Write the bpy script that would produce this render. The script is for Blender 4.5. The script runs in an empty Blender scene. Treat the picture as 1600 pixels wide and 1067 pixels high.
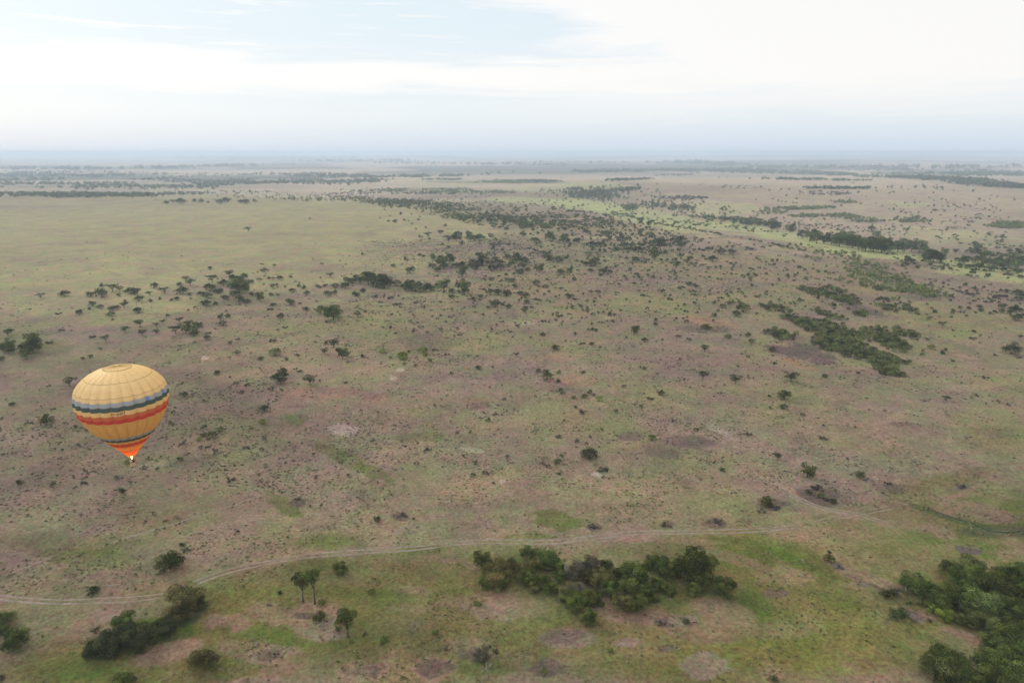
import bpy, math, random
import numpy as np
R_ = math.radians
sc = bpy.context.scene
COL = sc.collection

# ------------------------------------------------------------------ camera
CAMZ = 120.0
F = 1066.7                       # focal length in photo pixels (24 mm on a 36 mm sensor)
PITCH = math.atan(296.5 / F)
cam = bpy.data.cameras.new("camera"); cam.lens = 24.0; cam.sensor_width = 36.0
cam.clip_start = 0.5; cam.clip_end = 200000
camo = bpy.data.objects.new("camera", cam); COL.objects.link(camo)
camo.location = (0, 0, CAMZ); camo.rotation_euler = (math.pi / 2 - PITCH, 0, 0)
sc.camera = camo

# ------------------------------------------------------------------ light
SUN_AZ, SUN_EL = R_(-48), R_(30)     # azimuth from +Y towards +X
sun = bpy.data.lights.new("sun", 'SUN'); sun.energy = 1.5; sun.angle = R_(10); sun.color = (1.0, 0.93, 0.84)
suno = bpy.data.objects.new("sun", sun); COL.objects.link(suno)
suno.rotation_euler = (math.pi / 2 - SUN_EL, 0, math.pi - SUN_AZ)
sc.view_settings.view_transform = 'Standard'; sc.view_settings.look = 'None'
sc.view_settings.exposure = 0.0; sc.view_settings.gamma = 1.0
sc.cycles.volume_bounces = 6; sc.cycles.max_bounces = 8; sc.cycles.transparent_max_bounces = 8
sc.cycles.sample_clamp_indirect = 4.0

class NT:
    """tiny node-tree writer"""
    def __init__(s, tree): s.t = tree; s.n = tree.nodes; s.l = tree.links
    def new(s, typ, **kw):
        n = s.n.new(typ)
        for k, v in kw.items():
            if k.startswith('_'): setattr(n, k[1:], v)
        return n
    def link(s, a, b): s.l.new(a, b)
    def math(s, op, a, b=None, c=None, clamp=False):
        n = s.n.new('ShaderNodeMath'); n.operation = op; n.use_clamp = clamp
        for i, v in enumerate((a, b, c)):
            if v is None: continue
            if isinstance(v, (int, float)): n.inputs[i].default_value = v
            else: s.l.new(v, n.inputs[i])
        return n.outputs[0]
    def smooth(s, x, lo, hi, a=0.0, b=1.0):
        n = s.n.new('ShaderNodeMapRange'); n.interpolation_type = 'SMOOTHSTEP'
        s.l.new(x, n.inputs[0])
        for i, v in enumerate((lo, hi, a, b)): n.inputs[i + 1].default_value = v
        return n.outputs[0]
    def noise(s, vec, scale, detail=4, rough=0.55, dist=0.0, dim='3D'):
        n = s.n.new('ShaderNodeTexNoise'); n.noise_dimensions = dim
        n.inputs['Scale'].default_value = scale; n.inputs['Detail'].default_value = detail
        n.inputs['Roughness'].default_value = rough; n.inputs['Distortion'].default_value = dist
        if vec is not None: s.l.new(vec, n.inputs['Vector'])
        return n.outputs[0]
    def mix(s, fac, a, b, blend='MIX'):
        n = s.n.new('ShaderNodeMix'); n.data_type = 'RGBA'; n.blend_type = blend; n.clamp_factor = True
        for idx, v in ((0, fac), (6, a), (7, b)):
            if isinstance(v, (int, float)): n.inputs[idx].default_value = v
            elif isinstance(v, tuple): n.inputs[idx].default_value = (*v[:3], 1)
            else: s.l.new(v, n.inputs[idx])
        return n.outputs[2]
    def comb(s, x, y, z):
        n = s.n.new('ShaderNodeCombineXYZ')
        for i, v in enumerate((x, y, z)):
            if isinstance(v, (int, float)): n.inputs[i].default_value = v
            else: s.l.new(v, n.inputs[i])
        return n.outputs[0]

def build_world():
    w = bpy.data.worlds.new("World"); sc.world = w; w.use_nodes = True
    t = NT(w.node_tree); t.n.clear()
    out = t.new('ShaderNodeOutputWorld'); bg = t.new('ShaderNodeBackground')
    sky = t.new('ShaderNodeTexSky'); sky.sky_type = 'NISHITA'; sky.sun_disc = False
    sky.sun_elevation = SUN_EL; sky.sun_rotation = SUN_AZ; sky.air_density = 1.0; sky.dust_density = 1.5
    tc = t.new('ShaderNodeTexCoord'); sp = t.new('ShaderNodeSeparateXYZ'); t.link(tc.outputs['Generated'], sp.inputs[0])
    x, y, z = sp.outputs
    az = t.math('ARCTAN2', x, y)                    # radians, + to the right of the view
    el = t.math('ARCSINE', z)
    # thin cloud sheet seen at a grazing angle: long flat streaks
    v = t.comb(t.math('MULTIPLY', az, 3.0), t.math('MULTIPLY', el, 34.0), 0.0)
    n1 = t.noise(v, 1.0, 5, 0.6, 0.6)
    v2 = t.comb(t.math('MULTIPLY', az, 7.0), t.math('MULTIPLY', el, 120.0), 3.0)
    n2 = t.noise(v2, 1.0, 4, 0.6, 0.3)
    nn = t.math('ADD', t.math('MULTIPLY', t.math('SUBTRACT', n1, 0.5), 0.085), t.math('MULTIPLY', t.math('SUBTRACT', n2, 0.5), 0.03))
    e2 = t.math('ADD', el, nn)
    # bright band of cloud (about 4.5..7 deg) on the left, widening upward to the right
    b1 = t.smooth(t.math('SUBTRACT', e2, t.smooth(az, -0.1, 0.55, 0.067, 0.050)), 0.0, 0.03)
    b1 = t.mix(t.smooth(az, -.12, .25), b1, t.smooth(e2, 0.020, 0.105))
    b2 = t.smooth(e2, 0.102, 0.132, 1.0, 0.0)
    edge = t.math('ADD', t.math('MULTIPLY_ADD', t.math('SUBTRACT', el, .131), 2.1, t.math('SUBTRACT', az, .12)), t.math('MULTIPLY', t.math('SUBTRACT', n1, .5), .5))
    b2 = t.math('MAXIMUM', b2, t.smooth(edge, -.07, .08))
    band = t.math('MULTIPLY', b1, b2)
    streak = t.smooth(n2, 0.54, 0.72)
    high = t.math('MULTIPLY', t.smooth(el, 0.11, 0.13), streak)
    mask = t.math('MAXIMUM', band, t.math('MULTIPLY', high, 0.7))
    lowcol = t.mix(t.smooth(el, -0.01, 0.055), (0.69, 0.80, 0.945), (0.87, 0.935, 0.985))
    blue = t.mix(t.smooth(el, 0.10, 0.16), lowcol, (0.83, 0.93, 0.985))
    veil = t.mix(t.smooth(el, 0.22, 0.8), blue, (2.05, 2.25, 2.80))
    cl = t.mix(mask, veil, (1.06, 1.04, 1.02))
    # the clear sky shines through the veil a little
    sk = t.mix(1.0, sky.outputs[0], (0.10, 0.10, 0.10), 'MULTIPLY')
    col = t.mix(0.12, cl, sk)
    t.link(col, bg.inputs[0]); bg.inputs[1].default_value = 1.0
    t.link(bg.outputs[0], out.inputs[0])
build_world()

# ------------------------------------------------------------------ noise and terrain
def _hash(ix, iy, seed):
    h = (ix.astype(np.int64) * 374761393 + iy.astype(np.int64) * 668265263 + seed * 982451653) & 0xffffffff
    h = ((h ^ (h >> 13)) * 1274126177) & 0xffffffff
    h = (h ^ (h >> 16)) & 0xffffffff
    return h / 4294967295.0
def vnoise(x, y, s, seed=0):
    x = np.asarray(x, float) / s; y = np.asarray(y, float) / s
    ix = np.floor(x); iy = np.floor(y); fx = x - ix; fy = y - iy
    fx = fx * fx * (3 - 2 * fx); fy = fy * fy * (3 - 2 * fy)
    a = _hash(ix, iy, seed); b = _hash(ix + 1, iy, seed); c = _hash(ix, iy + 1, seed); d = _hash(ix + 1, iy + 1, seed)
    return (a * (1 - fx) + b * fx) * (1 - fy) + (c * (1 - fx) + d * fx) * fy
def fbm(x, y, s, oct=4, seed=0, rough=0.5):
    t = 0; a = 1; n = 0
    for o in range(oct):
        cx = x * math.cos(o * .7) - y * math.sin(o * .7); cy = x * math.sin(o * .7) + y * math.cos(o * .7)
        t = t + a * vnoise(cx, cy, s, seed + o * 17); n += a; a *= rough; s /= 2.03
    return t / n
def S(x, a, b):
    t = np.clip((np.asarray(x, float) - a) / (b - a), 0, 1); return t * t * (3 - 2 * t)
cP, sP = math.cos(PITCH), math.sin(PITCH)
def project(x, y, z):
    zz = z - CAMZ; d = y * cP - zz * sP; u = y * sP + zz * cP
    dd = np.where(d > 1, d, 1)
    return 800 + F * x / dd, 533.5 - F * u / dd, d
def ray(px, py):
    xn = (np.asarray(px, float) - 800) / F; yn = (533.5 - np.asarray(py, float)) / F
    return xn, cP + yn * sP, -sP + yn * cP
def flat(px, py):
    dx, dy, dz = ray(px, py); t = -CAMZ / dz; return dx * t, dy * t
_c = np.array([flat(a, b) for a, b in [(-900, 305), (-200, 306), (0, 306), (300, 308), (560, 312), (640, 318), (760, 324), (860, 330),
     (1000, 350), (1200, 374), (1400, 399), (1600, 430), (2000, 500)]])
def crest(x): return np.interp(x, _c[:, 0], _c[:, 1])
MOUNDS = []
def terrain(x, y):
    x = np.asarray(x, float); y = np.asarray(y, float)
    s = y - crest(x)
    rgt = S(x, -100, 500)
    h = -26 * S(s, 0, 480)
    h = h + 22 * S(s, 800, 1900) * rgt
    h = h - 34 * S(y, 3000, 4600) * rgt - 12 * S(y, 3200, 5200) * (1 - rgt)
    r = np.hypot(x, y)
    h = h + (fbm(x, y, 170, 2, 3) - .5) * 3.0 * S(r, 150, 500) + (fbm(x, y, 900, 3, 5) - .5) * 26 * S(r, 2600, 5000)
    h = h + (fbm(x, y, 5200, 2, 8) - .5) * 90 * S(r, 7000, 16000)
    h = h + 1.2 * (fbm(x, y, 34, 2, 9) - .5)
    return h
def p2g(px, py):
    """photo pixel -> the point of the terrain seen there"""
    px = np.atleast_1d(np.asarray(px, float)); py = np.atleast_1d(np.asarray(py, float))
    dx, dy, dz = ray(px, py)
    dz = np.minimum(dz, -0.0016)
    t0 = (CAMZ - 8) / -dz * .93; t1 = (CAMZ + 95) / -dz
    k = np.linspace(0, 1, 90)[None, :]
    T = t0[:, None] * (t1 / t0)[:, None] ** k
    diff = CAMZ + dz[:, None] * T - terrain(dx[:, None] * T, dy[:, None] * T)
    i = np.argmax(diff < 0, axis=1); i = np.where((diff < 0).any(1), np.maximum(i, 1), 89)
    a = T[np.arange(len(i)), i - 1]; b = T[np.arange(len(i)), i]
    for _ in range(14):
        m = (a + b) / 2; up = CAMZ + dz * m - terrain(dx * m, dy * m) > 0
        a = np.where(up, m, a); b = np.where(up, b, m)
    x = dx * a; y = dy * a
    return x, y, terrain(x, y)

# ------------------------------------------------------------------ mesh helpers
def np_mesh(name, V, faces, nper, mats=(), midx=None, col=None, smooth=False, cornercol=False):
    """V (n,3); faces (m,nper)"""
    me = bpy.data.meshes.new(name)
    V = np.ascontiguousarray(V, dtype=np.float32); Fc = np.ascontiguousarray(faces, dtype=np.int32)
    me.vertices.add(len(V)); me.vertices.foreach_set('co', V.ravel())
    me.loops.add(Fc.size); me.loops.foreach_set('vertex_index', Fc.ravel())
    me.polygons.add(len(Fc)); me.polygons.foreach_set('loop_start', np.arange(0, Fc.size, nper, dtype=np.int32))
    for m in mats: me.materials.append(m)
    if midx is not None: me.polygons.foreach_set('material_index', np.ascontiguousarray(midx, dtype=np.int32))
    me.update(calc_edges=True)
    if smooth: me.polygons.foreach_set('use_smooth', np.ones(len(Fc), dtype=bool))
    if col is not None:
        at = me.color_attributes.new('tint', 'FLOAT_COLOR', 'POINT')
        c = np.ones((len(V), 4), np.float32); c[:, :3] = col; at.data.foreach_set('color', c.ravel())
    return me
def link_obj(name, me, parent=None, loc=None, rotz=0, scale=None):
    o = bpy.data.objects.new(name, me); COL.objects.link(o)
    if parent is not None: o.parent = parent
    if loc is not None: o.location = loc
    if rotz: o.rotation_euler = (0, 0, rotz)
    if scale is not None: o.scale = scale if hasattr(scale, '__len__') else (scale,) * 3
    return o
def tag(o, label=None, cat=None, group=None, kind=None):
    if label: o['label'] = label
    if cat: o['category'] = cat
    if group: o['group'] = group
    if kind: o['kind'] = kind
    return o
class MB:
    """collects mixed polygons"""
    def __init__(s): s.v = []; s.f = []; s.m = []
    def add(s, vs, fs, mi=0):
        b = len(s.v); s.v += [tuple(v) for v in vs]; s.f += [tuple(i + b for i in f) for f in fs]; s.m += [mi] * len(fs)
    def tube(s, pts, rad, n=6, mi=0, cap=True):
        pts = [np.array(p, float) for p in pts]; rings = []
        for i, p in enumerate(pts):
            d = pts[min(i + 1, len(pts) - 1)] - pts[max(i - 1, 0)]; d = d / (np.linalg.norm(d) + 1e-9)
            a = np.cross(d, [0, 0, 1] if abs(d[2]) < .9 else [1, 0, 0]); a /= np.linalg.norm(a); b = np.cross(d, a)
            r = rad[i] if hasattr(rad, '__len__') else rad
            rings.append([p + r * (math.cos(k * 2 * math.pi / n) * a + math.sin(k * 2 * math.pi / n) * b) for k in range(n)])
        vs = [v for r in rings for v in r]; fs = []
        for i in range(len(pts) - 1):
            for k in range(n): fs.append((i * n + k, i * n + (k + 1) % n, (i + 1) * n + (k + 1) % n, (i + 1) * n + k))
        if cap: fs.append(tuple(range(n))[::-1]); fs.append(tuple((len(pts) - 1) * n + k for k in range(n)))
        s.add(vs, fs, mi)
    def box(s, c, d, mi=0, rz=0, bev=0.0):
        x, y, z = [q / 2 for q in d]; ca, sa = math.cos(rz), math.sin(rz); vs = []
        b = bev
        prof = [(x - b, y), (x, y - b), (x, -y + b), (x - b, -y), (-x + b, -y), (-x, -y + b), (-x, y - b), (-x + b, y)] if b else [(x, y), (x, -y), (-x, -y), (-x, y)]
        n = len(prof)
        for zz in (-z, z):
            for a, q in prof: vs.append((c[0] + a * ca - q * sa, c[1] + a * sa + q * ca, c[2] + zz))
        fs = [tuple(range(n)), tuple(range(2 * n - 1, n - 1, -1))] + [(k, k + n, (k + 1) % n + n, (k + 1) % n) for k in range(n)]
        s.add(vs, fs, mi)
    def mesh(s, name, mats, smooth=False):
        me = bpy.data.meshes.new(name); me.from_pydata(s.v, [], s.f); me.update()
        for m in mats: me.materials.append(m)
        me.polygons.foreach_set('material_index', s.m)
        if smooth: me.polygons.foreach_set('use_smooth', [True] * len(s.f))
        return me
    def build(s, name, mats, parent=None, smooth=False, loc=None):
        return link_obj(name, s.mesh(name, mats if isinstance(mats, (list, tuple)) else [mats], smooth), parent, loc)

# ------------------------------------------------------------------ materials
def new_mat(name):
    m = bpy.data.materials.new(name); m.use_nodes = True; t = NT(m.node_tree); t.n.clear()
    out = t.new('ShaderNodeOutputMaterial'); return m, t, out
def simple(name, col, rough=0.8, metal=0.0, var=0.12, scale=6.0):
    m, t, out = new_mat(name); b = t.new('ShaderNodeBsdfPrincipled')
    tc = t.new('ShaderNodeTexCoord'); n = t.noise(tc.outputs['Object'], scale, 3)
    c = t.mix(n, tuple(q * (1 - var) for q in col), tuple(min(1, q * (1 + var)) for q in col))
    t.link(c, b.inputs['Base Color']); b.inputs['Roughness'].default_value = rough; b.inputs['Metallic'].default_value = metal
    t.link(b.outputs[0], out.inputs[0]); return m
def leaf_mat(name, a, b_, trans=0.18):
    """foliage: two leaf colours, mixed per clump (tint attribute) and per plant"""
    m, t, out = new_mat(name)
    at = t.new('ShaderNodeAttribute'); at.attribute_name = 'tint'
    oi = t.new('ShaderNodeObjectInfo')
    sp = t.new('ShaderNodeSeparateColor'); t.link(at.outputs['Color'], sp.inputs[0])
    c = t.mix(sp.outputs[0], a, b_)
    lum = t.math('MULTIPLY_ADD', oi.outputs['Random'], 0.7, 0.65)
    lum = t.math('MULTIPLY', lum, t.math('MULTIPLY_ADD', sp.outputs[1], .95, 0.36))
    hs = t.new('ShaderNodeHueSaturation'); t.link(c, hs.inputs['Color']); t.link(lum, hs.inputs['Value'])
    hs.inputs['Hue'].default_value = 0.5
    t.link(t.math('MULTIPLY_ADD', oi.outputs['Random'], 0.03, 0.485), hs.inputs['Hue'])
    d = t.new('ShaderNodeBsdfDiffuse'); t.link(hs.outputs[0], d.inputs[0])
    tr = t.new('ShaderNodeBsdfTranslucent'); t.link(hs.outputs[0], tr.inputs[0])
    mx = t.new('ShaderNodeMixShader'); mx.inputs[0].default_value = trans
    t.link(d.outputs[0], mx.inputs[1]); t.link(tr.outputs[0], mx.inputs[2]); t.link(mx.outputs[0], out.inputs[0])
    return m
M = {}
M['t'] = leaf_mat('foliage_dark_green', (.028, .046, .014), (.150, .180, .042))
M['a'] = leaf_mat('foliage_acacia', (.026, .042, .017), (.080, .100, .034))
M['b'] = leaf_mat('foliage_bush', (.035, .050, .020), (.090, .105, .040))
M['o'] = leaf_mat('foliage_olive', (.048, .074, .018), (.165, .190, .042))
M['g'] = leaf_mat('foliage_yellow_green', (.090, .130, .016), (.25, .29, .05))
M['d'] = leaf_mat('foliage_dry', (.070, .058, .045), (.125, .108, .085))
M['r'] = leaf_mat('foliage_brown_green', (.045, .052, .020), (.195, .160, .055))
M['q'] = leaf_mat('foliage_thicket', (.062, .088, .028), (.235, .262, .080))
M['c'] = leaf_mat('foliage_grey_twigs', (.075, .070, .048), (.165, .150, .095))
M['wood'] = simple('bark', (.085, .068, .052), .95, 0, .35, 3)
M['palewood'] = simple('pale_bark', (.26, .22, .18), .95, 0, .3, 3)

# ------------------------------------------------------------------ foliage prototypes (unit width, base at z = 0)
def leaves(rng, lobes, n, size, flat_=1.0):
    """n leaf quads spread over the surfaces of the lobes; returns V, F, tint"""
    L = np.array([l[:6] for l in lobes]); area = (L[:, 3] * L[:, 4] + L[:, 3] * L[:, 5]) ** 1.0
    idx = rng.choice(len(L), n, p=area / area.sum())
    d = rng.normal(size=(n, 3)); d /= np.linalg.norm(d, axis=1)[:, None]
    d[:, 2] = np.where((d[:, 2] < -.25) & (rng.random(n) < .6), -d[:, 2], d[:, 2])
    rad = 1 - .38 * rng.random(n) ** 1.7 + .10 * (rng.random(n) < .12)
    c = L[idx, :3] + d * L[idx, 3:6] * rad[:, None]
    c[:, 2] = np.maximum(c[:, 2], .012)
    nr = d / L[idx, 3:6] * L[idx, 3:6].mean(1)[:, None]; nr += rng.normal(size=(n, 3)) * .42; nr[:, 2] *= flat_
    nr /= np.linalg.norm(nr, axis=1)[:, None]
    a = np.cross(nr, rng.normal(size=(n, 3))); a /= np.linalg.norm(a, axis=1)[:, None]; b = np.cross(nr, a)
    s = size * (.6 + .8 * rng.random(n))[:, None]; q = (.55 + .45 * rng.random(n))[:, None]
    V = np.stack([c - a * s - b * s * q * .4, c - a * s * .2 - b * s * q, c + a * s + b * s * q * .2, c + a * s * .1 + b * s * q], 1).reshape(-1, 3)
    Fc = np.arange(4 * n).reshape(n, 4)
    lt = rng.random(len(L)); lv = rng.random(len(L))
    t0 = np.clip(lt[idx] * .75 + rng.random(n) * .35, 0, 1); t1 = np.clip(lv[idx] * .7 + rng.random(n) * .3, 0, 1)
    T = np.stack([t0, t1, t0], 1).repeat(4, 0)
    return V, Fc, T
def crown_lobes(rng, kind, k):
    L = []
    if kind == 'tree':
        for i in range(k):
            th = rng.random() * 6.283; u = rng.random(); rr = .34 * math.sqrt(rng.random())
            z = .13 + .58 * u; lim = math.sqrt(max(.10, 1 - ((z - .36) / .46) ** 2)) * .37
            rr = min(rr * 1.3, lim); s = .10 + .085 * rng.random()
            L.append((rr * math.cos(th) * 1.05, rr * math.sin(th), z, s * 1.1, s * 1.1, s * .85))
        L.append((0, 0, .38, .28, .28, .27))
    elif kind in ('tall', 'stem'):
        z0 = .95 if kind == 'tall' else .62
        for i in range(k):
            th = i * 2.4 + rng.random(); rr = .30 * math.sqrt((i + .4) / k); s = .16 + .07 * rng.random()
            L.append((rr * math.cos(th), rr * math.sin(th), z0 + .66 * rng.random() * (1 - rr), s, s, s * .8))
    elif kind == 'acacia':
        for i in range(k):
            th = i * 2.4 + rng.random() * .8; rr = .36 * math.sqrt((i + .4) / k)
            s = .11 + .07 * rng.random(); lay = rng.random()
            rr *= .55 + .45 * (lay > .35)
            L.append((rr * math.cos(th), rr * math.sin(th), (.50 if lay > .35 else .30) + .10 * (rng.random() - .5) - .22 * rr, s * 1.15, s * 1.15, s * .62))
    elif kind == 'bush':
        for i in range(k):
            th = rng.random() * 6.283; rr = .34 * math.sqrt(rng.random()); s = .12 + .08 * rng.random()
            z = .10 + (.42 * (1 - rr / .42)) * rng.random() + .06
            L.append((rr * math.cos(th), rr * math.sin(th), z, s, s, s * .9))
        L.append((0, 0, .20, .31, .31, .24))
    elif kind == 'dome':
        L.append((0, 0, .16, .40, .40, .34))
        for i in range(k):
            th = i * 2.4 + rng.random(); rr = .30 * math.sqrt((i + .3) / k); s = .13 + .04 * rng.random()
            L.append((rr * math.cos(th), rr * math.sin(th), .16 + .26 * math.sqrt(max(0, 1 - (rr / .34) ** 2)), s, s, s * .8))
    elif kind == 'low':
        for i in range(k):
            th = rng.random() * 6.283; rr = .38 * math.sqrt(rng.random()); s = .08 + .06 * rng.random()
            L.append((rr * math.cos(th), rr * math.sin(th), .05 + .07 * rng.random(), s, s, s * .7))
    return L
def wood_tree(rng, kind, mb, lobes):
    tz = {'tree': .20, 'tall': .70, 'stem': .38}.get(kind, .16)
    bend = (rng.random() * .06 - .03, rng.random() * .06 - .03)
    fork = (bend[0], bend[1], tz)
    tk = 1.5 if kind in ('tall', 'stem') else 1.0
    mb.tube([(0, 0, -.03), (bend[0] * .4, bend[1] * .4, tz * .5), fork], [.036 * tk, .026 * tk, .022 * tk], 7)
    pick = sorted(lobes, key=lambda l: -(l[0] ** 2 + l[1] ** 2))[:8]
    for l in pick[:7]:
        mid = (fork[0] + (l[0] - fork[0]) * .5, fork[1] + (l[1] - fork[1]) * .5, fork[2] + (l[2] - fork[2]) * (.62 if kind == 'tree' else .72))
        mb.tube([fork, mid, (l[0], l[1], l[2])], [.017, .010, .004], 5)
def wood_bush(rng, mb, lobes):
    for l in lobes[:6]:
        mb.tube([(0, 0, -.02), (l[0] * .5, l[1] * .5, l[2] * .6), (l[0], l[1], l[2])], [.012, .008, .003], 4)
PROTO = {}
def make_protos():
    rng = np.random.default_rng(7)
    spec = {'tree': dict(hi=(5, 30, 6500, .0185), mid=(4, 16, 1000, .034), lo=(3, 8, 170, .062)),
            'acacia': dict(hi=(3, 18, 3600, .017), mid=(4, 9, 420, .032), lo=(3, 6, 110, .06)),
            'bush': dict(hi=(4, 18, 2200, .018), mid=(5, 10, 420, .036), lo=(4, 6, 110, .068)),
            'tall': dict(hi=(2, 9, 3000, .02), mid=(2, 9, 900, .034)), 'stem': dict(hi=(2, 10, 3600, .02), mid=(2, 9, 900, .034)),
            'dome': dict(hi=(3, 12, 2400, .018), mid=(4, 8, 420, .038), lo=(3, 5, 130, .066)),
            'low': dict(hi=(2, 12, 900, .018), mid=(3, 8, 260, .034), lo=(3, 6, 80, .06))}
    for kind, d in spec.items():
        for lod, (nv, k, n, sz) in d.items():
            for v in range(nv):
                L = crown_lobes(rng, kind, k)
                V, Fc, T = leaves(rng, L, n, sz)
                rad = np.percentile(np.hypot(V[:, 0], V[:, 1]), 97); kx = .5 / rad; V = V * [kx, kx, 1 + (kx - 1) * .6]; L = [(l[0] * kx, l[1] * kx, l[2] * (1 + (kx - 1) * .6)) + tuple(l[3:]) for l in L]
                crown = np_mesh(f'{kind}_crown', V, Fc, 4, [M['b']], col=T)
                mb = MB()
                if kind in ('tree', 'acacia', 'tall', 'stem'): wood_tree(rng, kind, mb, L)
                else: wood_bush(rng, mb, L)
                PROTO.setdefault((kind, lod), []).append((crown, mb.mesh(f'{kind}_wood', [M['wood']], True), (V, Fc, T)))
make_protos()
# ------------------------------------------------------------------ ground
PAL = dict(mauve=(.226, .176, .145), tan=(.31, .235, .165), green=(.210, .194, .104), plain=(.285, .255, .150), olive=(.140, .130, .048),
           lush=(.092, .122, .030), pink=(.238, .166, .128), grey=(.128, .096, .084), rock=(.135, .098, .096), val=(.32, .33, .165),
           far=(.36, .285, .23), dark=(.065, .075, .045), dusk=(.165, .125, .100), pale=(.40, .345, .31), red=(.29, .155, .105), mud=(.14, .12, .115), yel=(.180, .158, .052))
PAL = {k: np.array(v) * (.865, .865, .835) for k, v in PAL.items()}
PAL['far'] = PAL['far'] * 1.2; PAL['plain'] = PAL['plain'] * 1.06; PAL['val'] = PAL['val'] * 1.1
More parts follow.
